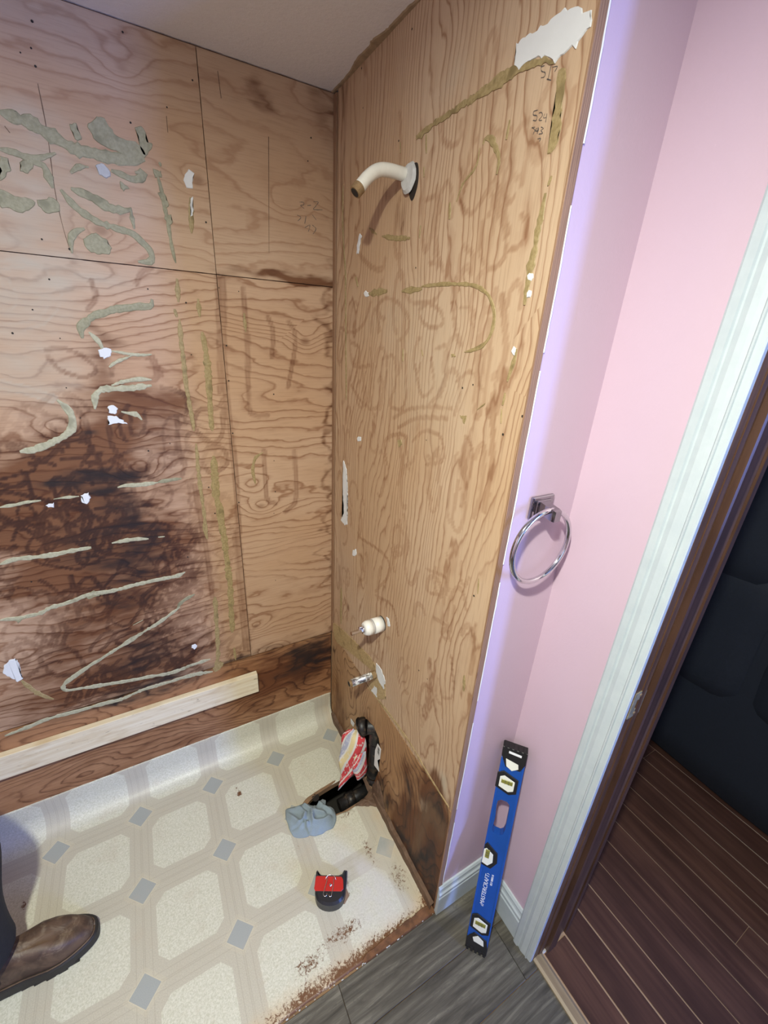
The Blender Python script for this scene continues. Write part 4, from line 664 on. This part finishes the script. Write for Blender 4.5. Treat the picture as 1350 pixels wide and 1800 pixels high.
for k in range(3): cushion('back_flap', 1.118, 1.20, -2.39+k*.727, -1.685+k*.727, .40, .90, .04, M_sofa, sofa, .012, 25+k)
for k in range(3): cushion('seat_cushion', 1.36, 2.10, -2.40+k*.727, -1.675+k*.727, .40, .56, .07, M_sofa, sofa, .01, 35+k)
for y in (-2.62, -.22): cushion('armrest', 1.18, 2.05, y, y+.22, .03, .66, .09, M_sofa, sofa, .01, 45)
# ------------------------------------------------------------------ plumbing on the right wall
sa = empty('shower_pipe', (0, -.374, 1.836), 'bent off-white shower arm pipe sticking out high on the plywood wall', 'shower pipe')
path = curve3([(.03, -.374, 1.8345), (-.01, -.374, 1.835), (-.045, -.374, 1.835), (-.068, -.374, 1.830), (-.088, -.374, 1.816), (-.104, -.374, 1.799)], 8)
tube('pipe', path, .0115, M_arm, sa, 20)
dr = (path[-1]-path[-2]).normalized(); e0 = path[-1]
v, f = [], []
for k in range(7):
    a = e0+dr*(k*.0022); tube_geo([a, a+dr*.0011, a+dr*.0022], [.0113, .0122, .0113], 20, True, v, f)
mk('pipe_thread', v, f, M_brass, sa, False); e1 = e0+dr*.0158
v, f = tube_geo([e1, e1+dr*.0004], .0085, 18); mk('pipe_bore', v, f, M_black, sa)
bm = bmesh.new(); r = bmesh.ops.create_cone(bm, cap_ends=True, segments=28, radius1=.021, radius2=.017, depth=.006)
for q in bm.verts: q.co.x *= 1.28; q.co *= 1+.06*mnoise.noise(q.co*90)
bmesh.ops.transform(bm, matrix=Matrix.Translation((-.0065, -.386, 1.828)) @ Matrix.Rotation(-math.pi/2+.12, 4, 'Y') @ Matrix.Rotation(.12, 4, 'X'), verts=bm.verts)
obm('flange', bm, simple('mortar_grey_flange', (.50, .50, .48), .8, var=.2, scale=80, bump=.4), sa)
prism('wall_hole', [(-.0+.025*math.cos(a)*.72, .030*math.sin(a)*(1+.1*math.sin(3*a))) for a in [k*.2618 for k in range(24)]], .0004, .0008, Matrix(((0, 0, -1, 0), (1, 0, 0, -.397), (0, 1, 0, 1.822), (0, 0, 0, 1))), M_black, wall_right)
va = empty('shower_valve', (0, -.382, .751), 'white cylindrical shower valve with chrome stem on the plywood wall', 'valve')
AX = Vector((-1, 0, 0)); c0 = Vector((0, -.382, .751))
tube('valve_body', [c0+AX*.0, c0+AX*.031], .0228, M_pvc, va, 28, True); tube('valve_band', [c0+AX*.031, c0+AX*.036], .0222, M_band, va, 28)
tube('valve_cap', [c0+AX*.036, c0+AX*.050, c0+AX*.058, c0+AX*.060], [.0228, .0222, .0185, .015], M_pvc, va, 28); tube('valve_collar', [c0+AX*.060, c0+AX*.066], .0115, M_chrome, va, 20)
c1 = c0+Vector((0, 0, -.002)); tube('valve_stem', [c1+AX*.064, c1+AX*.100], .0062, M_chrome, va, 6, False); tube('valve_rod', [c0+Vector((0, .004, .006))+AX*.06, c0+Vector((0, .004, .006))+AX*.074], .004, M_chrome, va, 10)
prism('wall_hole', [(.0225*math.cos(a), .0235*math.sin(a)) for a in [k*.2618 for k in range(24)]], .0004, .0008, Matrix(((0, 0, -1, 0), (1, 0, 0, -.3845), (0, 1, 0, .754), (0, 0, 0, 1))), M_black, wall_right)
ns = empty('spout_pipe', (0, -.364, .539), 'short galvanised pipe stub for the tub spout, flecked with old paint', 'pipe stub')
c0 = Vector((0, -.364, .539)); tube('pipe', [c0, c0+AX*.020, c0+AX*.086], .0116, M_galv, ns, 20)
tube('coupling', [c0+AX*.002, c0+AX*.016], .0135, M_brass, ns, 8, False); tube('band', [c0+AX*.036, c0+AX*.041], .0119, M_band, ns, 20)
v, f = [], []
for k in range(4):
    a = c0+AX*(.086+k*.002); tube_geo([a, a+AX*.001, a+AX*.002], [.0112, .0119, .0112], 18, True, v, f)
mk('pipe_thread', v, f, M_brass, ns); v, f = tube_geo([c0+AX*.0941, c0+AX*.0944], .0078, 16); mk('pipe_bore', v, f, M_black, ns)
# ------------------------------------------------------------------ towel ring
tr = empty('towel_ring', (.08, -W, 1.27), 'chrome towel ring hanging from a square bracket on the narrow pink wall', 'towel ring')
pc = Vector((.079, -W, 1.2715)); bm = bmesh.new(); boxbm(bm, pc.x-.0285, pc.x+.0275, -W-.008, -W-.0002, pc.z-.021, pc.z+.022, .003, seg=3); obm('back_plate', bm, M_chromed, tr)
bm = bmesh.new(); boxbm(bm, pc.x-.0185, pc.x+.0185, -W-.011, -W-.007, pc.z-.0145, pc.z+.0155, .002, seg=2); obm('plate_step', bm, M_chromed, tr)
v = []
for y, hx, zc, hz in [(-.010, .0125, .001, .0125), (-.020, .0095, -.001, .0105), (-.038, .0085, -.004, .0105), (-.043, .0075, -.005, .0095)]:
    v += [(pc.x-hx, -W+y, pc.z+zc-hz), (pc.x+hx, -W+y, pc.z+zc-hz), (pc.x+hx, -W+y, pc.z+zc+hz), (pc.x-hx, -W+y, pc.z+zc+hz)]
f = [(3, 2, 1, 0), (12, 13, 14, 15)]+[(4*i+j, 4*i+(j+1) % 4, 4*i+4+(j+1) % 4, 4*i+4+j) for i in range(3) for j in range(4)]
mk('bracket', v, f, M_chromed, tr)
rc = Vector((.0695, -W-.030, 1.2035)); ra = .0715
tube('ring', [rc+Vector((math.cos(a)*ra*.99, .006*math.sin(a)*-1*0, math.sin(a)*ra*1.0)) for a in [math.pi/2+.0+2*math.pi*k/64 for k in range(65)]], .0052, M_chrome, tr, 14, True, False)
# ------------------------------------------------------------------ spirit level leaning in the pink corner
ex = Vector((.624, -.781, .023)).normalized(); ey = Vector((.142, .143, .98)).normalized(); ez = ex.cross(ey).normalized(); ey = ez.cross(ex)
LM = Matrix(((ex.x, ey.x, ez.x, .0305), (ex.y, ey.y, ez.y, -.8845), (ex.z, ey.z, ez.z, .0062), (0, 0, 0, 1)))
lvl = empty('spirit_level', (.05, -.9, 0), 'blue metal spirit level with black ends leaning upright in the pink corner', 'level', M=LM)
K = 1.026
def hexp(x, y, rx, ry, c=.45): return [(x-rx, y-ry*c), (x-rx, y+ry*c), (x-rx*.0, y+ry), (x+rx, y+ry*c), (x+rx, y-ry*c), (x, y-ry)]
def hexo(x, y, rx, ry): return [(x-rx, y-ry*.62), (x-rx, y+ry*.70), (x-rx*.45, y+ry), (x+rx, y+ry*.55), (x+rx, y-ry*.70), (x+rx*.35, y-ry)]
Wd = .0545
hole = [(.010, .405), (.0115, .437), (.009, .470), (.010, .485), (.017, .492), (.032, .492), (.039, .485), (.040, .47), (.040, .41), (.037, .396), (.030, .389), (.016, .389), (.0105, .394)]
prism('level_body', [(0, .030), (Wd, .030), (Wd, .612), (0, .612)], -.021, 0, LM, M_blue, lvl, 0, [hole])
prism('edge_flange', [(-.0008, .030), (.0035, .030), (.0035, .612), (-.0008, .612)], -.0215, .0008, LM, M_bluev, lvl, .0004); prism('edge_flange', [(Wd-.0035, .030), (Wd+.0008, .030), (Wd+.0008, .612), (Wd-.0035, .612)], -.0215, .0008, LM, M_bluev, lvl, .0004)
for s, y0, y1 in ((1, .610, .642), (-1, .0, .032)):
    sx = [(0, y0), (Wd, y0), (Wd, y1), (0, y1)]; cp = prism('end_cap', [(-.0015, y0+(.008 if s > 0 else 0)), (-.0015, y1), (Wd+.0015, y1), (Wd+.0015, y0+(0 if s > 0 else 0)), (Wd-.008, y0-(.022 if s > 0 else -.022-.02)), (.012, y0-(.022 if s > 0 else -.054))] if s > 0 else [(-.0015, .0), (Wd+.0015, .0), (Wd+.0015, .024), (Wd-.004, .050), (.016, .060), (-.0015, .036)], -.0225, .0022, LM, M_rub, lvl, .001)
    for k in range(5):
        xx = .002+k*.0112
        prism('cap_rib', [(xx, y1-.004 if s > 0 else -.0025), (xx+.0065, y1-.004 if s > 0 else -.0025), (xx+.0065, y1+.003 if s > 0 else .010), (xx, y1+.003 if s > 0 else .010)], -.018, .0042, LM, M_rub, cp)
    if s > 0: prism('cap_label', [(.014, .629), (.044, .627), (.044, .633), (.014, .635)], .0022, .0028, LM, M_text, cp)
    vy = .600 if s > 0 else .040; pl_ = [(.010, vy+.012), (.040, vy+.006), (.042, vy-.006), (.028, vy-.016), (.014, vy-.008)] if s > 0 else [(.014, vy+.004), (.026, vy+.015), (.042, vy+.006), (.045, vy-.010), (.018, vy-.007)]
    prism('cap_window', pl_, .0022, .0032, LM, M_vialw, cp)
VW = [(.0225, .545, .0255, .031, 0), (.014, .320, .023, .036, 1), (.0265, .094, .0255, .031, 2)]
for x, y, rx, ry, ty in VW:
    if ty == 1: out = [(0, .284), (0, .347), (.006, .355), (.034, .334), (.037, .305), (.024, .281)]; inn = [(.0, .292), (.0, .334), (.006, .339), (.024, .327), (.026, .303), (.015, .288)]
    else: out = hexo(x, y, rx, ry); inn = hexo(x, y-.001, rx*.70, ry*.68)
    b = prism('vial_bezel', out, .0, .0028, LM, M_rub, lvl, .001); prism('vial_window', inn, .0028, .0036, LM, M_vialw, b, .0004)
    vx = x-.004 if ty == 1 else x; vyy = y+.004; hw, hh = (.0052, .013) if ty == 1 else (.0135, .0058)
    prism('vial', [(vx-hw, vyy-hh), (vx+hw, vyy-hh), (vx+hw, vyy+hh), (vx-hw, vyy+hh)], .0036, .0052, LM, M_vial, b, .0012)
    for sgn in (-1, 1):
        q = [(vx-hw, vyy+sgn*.004-.0005), (vx+hw, vyy+sgn*.004-.0005), (vx+hw, vyy+sgn*.004+.0005), (vx-hw, vyy+sgn*.004+.0005)] if ty == 1 else [(vx+sgn*.004-.0005, vyy-hh), (vx+sgn*.004+.0005, vyy-hh), (vx+sgn*.004+.0005, vyy+hh), (vx+sgn*.004-.0005, vyy+hh)]
        prism('vial_line', q, .0052, .0055, LM, M_ink, b)
def text(name, s, size, M, mat, parent, shear=0.0, bold=0.0, ext=.0002):
    cu = bpy.data.curves.new(name, 'FONT'); cu.body = s; cu.size = size; cu.shear = shear; cu.extrude = ext; cu.align_x = 'CENTER'; cu.align_y = 'CENTER'; cu.offset = bold
    o = bpy.data.objects.new(name, cu); COL.objects.link(o); bpy.context.view_layer.update()
    me = bpy.data.meshes.new_from_object(o.evaluated_get(bpy.context.evaluated_depsgraph_get())); bpy.data.objects.remove(o); me.transform(M); me.materials.clear()
    return link(name, me, mat, parent)
RZ = Matrix.Rotation(math.pi/2, 4, 'Z')
text('lettering', '\u2039MASTERCRAFT\u203a', .0150, LM @ Matrix.Translation((.0205, .208, .0004)) @ RZ, M_text, lvl, .18, -.0001)
text('lettering', '057-8883-8', .0075, LM @ Matrix.Translation((.0335, .247, .0004)) @ RZ, M_text, lvl)
# ------------------------------------------------------------------ tape measure lying on the lino
tm = Vector((-.252, -.600, .001)); u = Vector((.877, -.480, 0)).normalized(); w = Vector((.480, .877, 0)).normalized()
TM = Matrix(((u.x, w.x, 0, tm.x), (u.y, w.y, 0, tm.y), (0, 0, 1, tm.z), (0, 0, 0, 1)))
tp = empty('tape_measure', tm, 'red and black tape measure with a wire belt clip lying on the lino', 'tape measure', M=TM)
out = [(-.047, .038), (-.044, .043), (-.040, .036), (-.030, .030), (.020, .030), (.032, .034), (.037, .044), (.046, .043), (.046, .010), (.044, -.016)]+[(.0415*math.cos(a)+.001, -.018+.026*math.sin(a)) for a in [-k*math.pi/12 for k in range(1, 12)]]+[(-.043, -.016), (-.047, .010)]
prism('case', out, 0, .036, TM, M_blkp, tp, .006)
prism('front_panel', [(-.046, .021), (-.043, .025), (.031, .024), (.036, .017), (.039, -.006), (.033, -.012), (-.043, -.012), (-.047, -.006)], .0352, .0372, TM, M_red, tp, .0008)
L_ = lambda pts: [TM @ Vector(p) for p in pts]
tube('belt_clip', L_([(-.017, .015, .038), (-.014, .021, .039), (-.008, .0265, .040), (.006, .0265, .040), (.012, .021, .039), (.0145, .015, .038)]), .0012, M_steel, tp, 8)
tube('belt_clip', L_(curve3([(-.010, .020, .0385), (-.014, .000, .0395), (-.018, -.018, .0395), (-.017, -.0235, .039), (-.012, -.0255, .039), (-.008, -.022, .039), (-.008, -.018, .0385)], 5)), .0012, M_steel, tp, 8)
tube('belt_clip', L_(curve3([(.008, .020, .0385), (.009, .000, .0395), (.006, -.018, .0395), (.005, -.0245, .039), (.000, -.0255, .039), (-.002, -.021, .0385)], 5)), .0012, M_steel, tp, 8)
prism('rivet', [(.0, .007), (.0045, .002), (.0, -.003), (-.0045, .002)], .037, .0405, TM, M_steel, tp, .001)
# ------------------------------------------------------------------ black drain pipe in the hole, rag and striped cloth stuffed round it
dp = empty('drain_pipe', (.03, -.345, -.1), 'black plastic drain and overflow pipe showing in the hole at the foot of the wall', 'drain pipe')
tube('riser', [(.028, -.350, -.16), (.028, -.349, .262)], .0225, M_abs, dp, 24); tube('overflow_elbow', curve3([(.028, -.349, .20), (.028, -.348, .245), (.020, -.342, .268), (.0, -.33, .268)], 6), .0265, M_abs, dp, 24)
tube('overflow_collar', [(-.000, -.325, .266), (-.012, -.318, .262), (-.018, -.314, .258)], [.029, .0315, .0315], M_abs, dp, 28); tube('overflow_lip', [(-.018, -.314, .258), (-.021, -.3125, .256)], [.0335, .032], M_abs, dp, 28)
tube('tee_fitting', [(.028, -.35, -.075), (.028, -.35, .03)], .028, M_abs, dp, 24); tube('tee_ring', [(.028, -.35, .03), (.028, -.35, .042)], .031, M_abs, dp, 24)
tube('waste_tube', [(.028, -.35, -.045), (-.115, -.352, -.052)], .0225, M_abs, dp, 24)
tube('coupling', [(-.055, -.351, -.049), (-.085, -.351, -.050)], .027, M_abs, dp, 24); tube('strainer_ring', [(-.192, -.318, -.004), (-.192, -.318, .004)], [.012, .013], M_abs, dp, 18)
ro = [(-.298, -.307), (-.263, -.319), (-.235, -.319), (-.21, -.347), (-.192, -.344), (-.175, -.331), (-.163, -.344), (-.172, -.36), (-.149, -.384), (-.156, -.421), (-.175, -.439), (-.2, -.437), (-.255, -.424), (-.301, -.403), (-.306, -.36)]
rc_ = Vector((-.228, -.382, 0)); nth = 96; nr_ = 26; vv = [Vector((rc_.x, rc_.y, .034))]; ff = []
ra_ = [(math.atan2(p[1]-rc_.y, p[0]-rc_.x), math.hypot(p[0]-rc_.x, p[1]-rc_.y)) for p in ro]; ra_.sort(); aa = [a for a, _ in ra_]; rr = [r for _, r in ra_]
aa = [aa[-1]-2*math.pi]+aa+[aa[0]+2*math.pi]; rr = [rr[-1]]+rr+[rr[0]]
folds = [((-.300, -.33), (-.27, -.385), (-.25, -.395)), ((-.262, -.32), (-.245, -.36), (-.262, -.385)), ((-.21, -.345), (-.213, -.372), (-.19, -.392)), ((-.19, -.345), (-.175, -.375), (-.16, -.395)), ((-.175, -.41), (-.20, -.415), (-.23, -.40)), ((-.238, -.33), (-.222, -.36), (-.23, -.39))]
for j in range(1, nr_+1):
    for k in range(nth):
        a = -math.pi+2*math.pi*k/nth; r = float(np.interp(a, aa, rr)); t_ = j/nr_; x = rc_.x+math.cos(a)*r*t_; y = rc_.y+math.sin(a)*r*t_
        z = .030*max(0, 1-t_**3)*(.6+.4*mnoise.noise((x*30, y*30, 0)))+.003
        P = np.array([[x, y]]); z += sum(.014*math.exp(-(float(seg_dist(P, fo)[0])/.0065)**2) for fo in folds)*min(1, (1-t_)*4+.25)
        if x < -.255 and y < -.38: z *= .45
        z = max(z, .0025+.004*abs(mnoise.noise((x*60, y*60, 4)))); z += .003*mnoise.noise((x*55, y*55, 7)); vv.append(Vector((x, y, max(z, .002))))
ff = [(0, 1+k, 1+(k+1) % nth) for k in range(nth)]+[(1+j*nth+k, 1+(j+1)*nth+k, 1+(j+1)*nth+(k+1) % nth, 1+j*nth+(k+1) % nth) for j in range(nr_-1) for k in range(nth)]
rag = mk('rag', vv, ff, M_rag, None, True); tag(rag, 'crumpled grey-blue rag lying over the edge of the floor hole', 'rag')
md = rag.modifiers.new('thickness', 'SOLIDIFY'); md.thickness = .003; md.offset = -1
def lerp_line(L, t):
    s = t*(len(L)-1); i = min(int(s), len(L)-2); return Vector(L[i]).lerp(Vector(L[i+1]), s-i)
def drape(Lp, Rp, nu, nv, amp, seed, uo):
    Lc = curve3(Lp, 8); Rc = curve3(Rp, 8); vv = []; uv = []
    for i in range(nv+1):
        for j in range(nu+1):
            a, b = lerp_line(Lc, i/nv), lerp_line(Rc, i/nv); s = j/nu; p = a.lerp(b, s); n_ = Vector((-.75, -.65, .1))
            p = p+n_*(amp*(math.sin(s*9+i*.06+seed)*.6+.5*mnoise.noise(p*22+Vector((seed, 0, 0))))+.016*math.sin(math.pi*s)*min(1, i/6)); vv.append(p); uv.append((s*(1.0-.45*i/nv)+uo, i/nv*1.15+uo))
    ff = [(i*(nu+1)+j, i*(nu+1)+j+1, (i+1)*(nu+1)+j+1, (i+1)*(nu+1)+j) for i in range(nv) for j in range(nu)]; return vv, ff, uv
A_ = drape([(-.05, -.285, .232), (-.071, -.275, .205), (-.077, -.28, .145), (-.089, -.29, .098), (-.084, -.3, .032), (-.098, -.31, -.010)], [(-.03, -.30, .236), (-.012, -.3, .221), (-.006, -.33, .202), (-.004, -.335, .124), (-.022, -.33, .068), (-.088, -.312, -.012)], 22, 40, .006, 0, 0)
B_ = drape([(-.050, -.335, .150), (-.058, -.340, .097), (-.048, -.345, .059)], [(-.012, -.345, .165), (-.006, -.352, .072), (-.019, -.352, .045)], 12, 16, .003, 2, .4)
vv = A_[0]+B_[0]; nA = len(A_[0]); ff = A_[1]+[tuple(i+nA for i in q) for q in B_[1]]
cl = mk('striped_cloth', vv, ff, M_cloth, None, True); tag(cl, 'red, yellow and white striped cloth hanging out of the black pipe', 'cloth')
ul = cl.data.uv_layers.new(name='pattern'); uvs = A_[2]+B_[2]
for lp in cl.data.loops: ul.data[lp.index].uv = uvs[lp.vertex_index]
md = cl.modifiers.new('thickness', 'SOLIDIFY'); md.thickness = .002; md.offset = 0
# torn paper label beside the pipe
PM = Matrix(((0, 0, -1, -.0015), (1, 0, 0, 0), (0, 1, 0, 0), (0, 0, 0, 1)))
lab = tag(prism('paper_label', [(-.408, .272), (-.432, .272), (-.429, .222), (-.413, .196), (-.430, .160), (-.395, .150), (-.395, .226)], 0, .0012, PM, M_paper), 'torn white barcode label stuck to the plywood beside the black pipe', 'label')
for k in range(8): prism('bar', [(-.412, .232+k*.0042), (-.424, .232+k*.0042), (-.424, .2335+k*.0042+.0008*(k % 3)), (-.412, .2335+k*.0042+.0008*(k % 3))], .0012, .0015, PM, M_ink, lab)
prism('plaster_scrap', [(-.200, .172), (-.232, .178), (-.225, .155), (-.212, .150), (-.202, .150)], 0, .0015, PM, M_plaster, wall_right)
# ------------------------------------------------------------------ person at the left edge (boot and trouser hem in view)
def skin(name, nodes, edges, mat, parent, lv=2, root=None):
    me = bpy.data.meshes.new(name); ks = list(nodes); ix = {k: i for i, k in enumerate(ks)}
    me.from_pydata([nodes[k][0] for k in ks], [(ix[a], ix[b]) for a, b in edges], []); o = bpy.data.objects.new(name, me); COL.objects.link(o)
    m = o.modifiers.new('skin', 'SKIN'); m.use_smooth_shade = True; sv = me.skin_vertices[0].data
    for k in ks: r = nodes[k][1]; sv[ix[k]].radius = (r, r) if not hasattr(r, '__len__') else r; sv[ix[k]].use_root = (k == (root or ks[0]))
    o.modifiers.new('sub', 'SUBSURF').levels = lv; o.modifiers['sub'].render_levels = lv
    bpy.context.view_layer.update(); m2 = bpy.data.meshes.new_from_object(o.evaluated_get(bpy.context.evaluated_depsgraph_get())); bpy.data.objects.remove(o); m2.name = name
    m2.materials.clear(); return link(name, m2, mat, parent, True)
per = empty('person', (-1.13, -.5, 0), 'person standing in brown leather boots and black trousers at the left edge', 'person')
NB = {'pelvis': ((-1.15, -.52, .93), .11), 'waist': ((-1.15, -.52, 1.08), .115), 'chest': ((-1.13, -.52, 1.29), .135), 'neck0': ((-1.13, -.52, 1.44), .065), 'neck1': ((-1.115, -.52, 1.52), .055), 'head0': ((-1.10, -.52, 1.585), .066), 'jaw': ((-1.050, -.52, 1.572), .046), 'head1': ((-1.11, -.52, 1.66), .092), 'brow': ((-1.055, -.52, 1.655), .062), 'head2': ((-1.12, -.52, 1.715), .078), 'nose': ((-.990, -.52, 1.618), .012), 'earL': ((-1.108, -.425, 1.635), (.018, .030)), 'earR': ((-1.108, -.615, 1.635), (.018, .030))}
EB = [('pelvis', 'waist'), ('waist', 'chest'), ('chest', 'neck0'), ('neck0', 'neck1'), ('neck1', 'head0'), ('head0', 'head1'), ('head1', 'head2'), ('head0', 'jaw'), ('head1', 'brow'), ('brow', 'nose'), ('head1', 'earL'), ('head1', 'earR')]
LEG = {'R': [(-1.14, -.60, .90), (-1.15, -.625, .50), (-1.24, -.64, .11)], 'L': [(-1.12, -.44, .90), (-1.005, -.40, .52), (-1.10, -.385, .11)]}
for s, sg in (('R', -1), ('L', 1)):
    for n, p, r in zip('hka', LEG[s], (.085, .058, .042)): NB[s+n] = (p, r)
    ft = LEG[s][2]; NB[s+'t'] = ((ft[0]+.13, ft[1], .048), .018); EB += [('pelvis', s+'h'), (s+'h', s+'k'), (s+'k', s+'a'), (s+'a', s+'t')]
    for n, p, r in zip('sew', [(-1.14, -.52+sg*.19, 1.40), (-1.17, -.52+sg*.235, 1.12), (-1.08, -.52+sg*.225, .88)], (.055, .042, .028)): NB[s+n] = (p, r)
    NB[s+'p'] = ((-1.05, -.52+sg*.222, .81), (.020, .034)); EB += [('chest', s+'s'), (s+'s', s+'e'), (s+'e', s+'w'), (s+'w', s+'p')]
    for i, (dx, L) in enumerate([(.030, .068), (.011, .080), (-.009, .075), (-.027, .060)]):
        b = Vector((-1.05+dx, -.52+sg*.222, .795)); a1 = b+Vector((dx*.15+.006, -sg*.006, -.5*L)); a2 = b+Vector((dx*.2-.004, -sg*.022, -L))
        NB[f'{s}f{i}a'] = (tuple(b), .010); NB[f'{s}f{i}b'] = (tuple(a1), .009); NB[f'{s}f{i}c'] = (tuple(a2), .0075); EB += [(s+'p', f'{s}f{i}a'), (f'{s}f{i}a', f'{s}f{i}b'), (f'{s}f{i}b', f'{s}f{i}c')]
    NB[s+'m0'] = ((-1.015, -.52+sg*.212, .835), .011); NB[s+'m1'] = ((-.998, -.52+sg*.20, .795), .0095); EB += [(s+'p', s+'m0'), (s+'m0', s+'m1')]
body = skin('body', NB, EB, M_skin, per, 1)
TN = {'w': ((-1.15, -.52, 1.03), (.135, .155)), 'p': ((-1.145, -.52, .92), (.14, .165))}; TE_ = [('w', 'p')]
for s in 'RL':
    h, k, a = [Vector(p) for p in LEG[s]]
    for n, p, r in [('h', h+Vector((0, 0, -.06)), .105), ('k', k, .088), ('c', k.lerp(a, .55), .082), ('a', a+Vector((.040, -.004, .05)), .078), ('b', a+Vector((.052, -.006, -.005)), .076)]: TN[s+n] = (tuple(p), r)
    TE_ += [('p', s+'h'), (s+'h', s+'k'), (s+'k', s+'c'), (s+'c', s+'a'), (s+'a', s+'b')]
skin('trousers', TN, TE_, M_denim, per, 2)
SN = {'h': ((-1.15, -.52, .87), (.15, .175)), 'w': ((-1.15, -.52, .98), (.145, .17)), 'm': ((-1.145, -.52, 1.15), (.135, .16)), 'c': ((-1.135, -.52, 1.30), (.14, .175)), 'n': ((-1.13, -.52, 1.43), .09)}; SE = [('h', 'w'), ('w', 'm'), ('m', 'c'), ('c', 'n')]
for s, sg in (('R', -1), ('L', 1)):
    SN[s+'s'] = ((-1.14, -.52+sg*.18, 1.39), .075); SN[s+'e'] = ((-1.17, -.52+sg*.235, 1.12), .062); SN[s+'w'] = ((-1.09, -.52+sg*.227, .905), .047); SE += [('c', s+'s'), (s+'s', s+'e'), (s+'e', s+'w')]
skin('sweatshirt', SN, SE, M_shirt, per, 2)
bm = bmesh.new(); bmesh.ops.create_uvsphere(bm, u_segments=24, v_segments=14, radius=.112)
bmesh.ops.delete(bm, geom=[v for v in bm.verts if v.co.z < .03 and v.co.x > .01 or v.co.z < -.06], context='VERTS')
for v in bm.verts: v.co.z *= 1.02; v.co *= 1+.02*mnoise.noise(v.co*60)
bmesh.ops.translate(bm, vec=(-1.112, -.52, 1.668), verts=bm.verts); obm('hair', bm, M_hair, per, True)
for sg in (-1, 1):
    def ball(n, r, x, dz, m, sq=1.0):
        bm = bmesh.new(); bmesh.ops.create_uvsphere(bm, u_segments=12, v_segments=8, radius=r)
        for v in bm.verts: v.co.x *= .6; v.co.z *= sq
        bmesh.ops.translate(bm, vec=(x, -.52+sg*.028, 1.632+dz), verts=bm.verts); return obm(n, bm, m, per, True)
    e = ball('eye', .0105, -1.006, 0, M_vialw, .6); ball('pupil', .0048, -1.0015, 0, M_black); ball('eyebrow', .014, -1.004, .017, M_hair, .28)
bm = bmesh.new(); bmesh.ops.create_uvsphere(bm, u_segments=12, v_segments=8, radius=.021)
for v in bm.verts: v.co.x *= .4; v.co.z *= .26
bmesh.ops.translate(bm, vec=(-1.008, -.52, 1.578), verts=bm.verts); obm('lips', bm, simple('lips', (.42, .17, .14), .5), per, True)
def boot(cx, cy, yaw):
    M = Matrix.Translation((cx, cy, 0)) @ Matrix.Rotation(yaw, 4, 'Z')
    def outl(off, n=44):
        o = []
        for k in range(n):
            a = 2*math.pi*k/n; ca, sa = math.cos(a), math.sin(a); x = .145*(abs(ca)**.55)*(1 if ca >= 0 else -1); t_ = (x+.145)/.29
            w_ = (.034+.015*math.exp(-((t_-.72)/.22)**2))+.002*math.exp(-((t_-.1)/.15)**2); y = w_*(abs(sa)**.64)*(1 if sa >= 0 else -1)+.006*math.sin(t_*3)
            r = math.hypot(x, y); o.append((x+off*ca, y+off*sa))
        return o
    sole = prism('boot_sole', outl(.009), .0055, .032, M, M_sole, per, .003)
    bm = bmesh.new()
    for k in range(11):
        for sg in (-1, 1):
            x = -.125+k*.025; t_ = (x+.145)/.29; w_ = (.034+.015*math.exp(-((t_-.72)/.22)**2))
            if k == 10: w_ *= .62
            boxbm(bm, x-.0095, x+.0095, min(sg*.008, sg*(w_+.002)), max(sg*.008, sg*(w_+.002)), .0008, .0065)
    bmesh.ops.transform(bm, matrix=M, verts=bm.verts); obm('sole_lug', bm, M_sole, sole)
    prof = [(.0, 1.0, .030), (.012, 1.0, .045), (.10, .97, .060), (.35, .90, .075), (.62, .72, .092), (.85, .45, .104), (1.0, .0, .108)]
    bo = outl(-.001); vv = []; n = len(bo); hts = [.028, .040, .052, .063, .072, .079, .083]; ins = [1, 1.0, .965, .89, .76, .55, .28]
    for h_, s_ in zip(hts, ins):
        for (x, y) in bo:
            t_ = (x+.145)/.29; top = .070+.075*max(0, 1-t_)**1.1+.012*math.exp(-((t_-.78)/.2)**2); z = .028+(h_-.028)/.055*(top-.028)
            xx = .0+(x)*(1-(1-s_)*(.55 if x > 0 else .25)); yy = y*(s_**.75); z += .003*mnoise.noise((x*40+cx, y*40, h_*60))
            vv.append(M @ Vector((xx, yy, z)))
    ff = [(j*n+k, j*n+(k+1) % n, (j+1)*n+(k+1) % n, (j+1)*n+k) for j in range(len(hts)-1) for k in range(n)]+[tuple((len(hts)-1)*n+k for k in range(n))]
    up = mk('boot_upper', vv, ff, M_boot, per, True)
    tube('boot_shaft', [M @ Vector(p) for p in [(-.082, .002, .05), (-.084, .002, .10), (-.078, .0, .16), (-.07, 0, .22)]], [.054, .056, .054, .058], M_boot, up, 24)
    wl_ = [M @ Vector((x*.995, y*1.03+.0, .0315)) for x, y in outl(.0015)]; tube('welt_stitch', wl_+[wl_[0]], .0022, M_boot, sole, 6)
boot(-.993, -.387, .03); boot(-1.13, -.64, -.1)
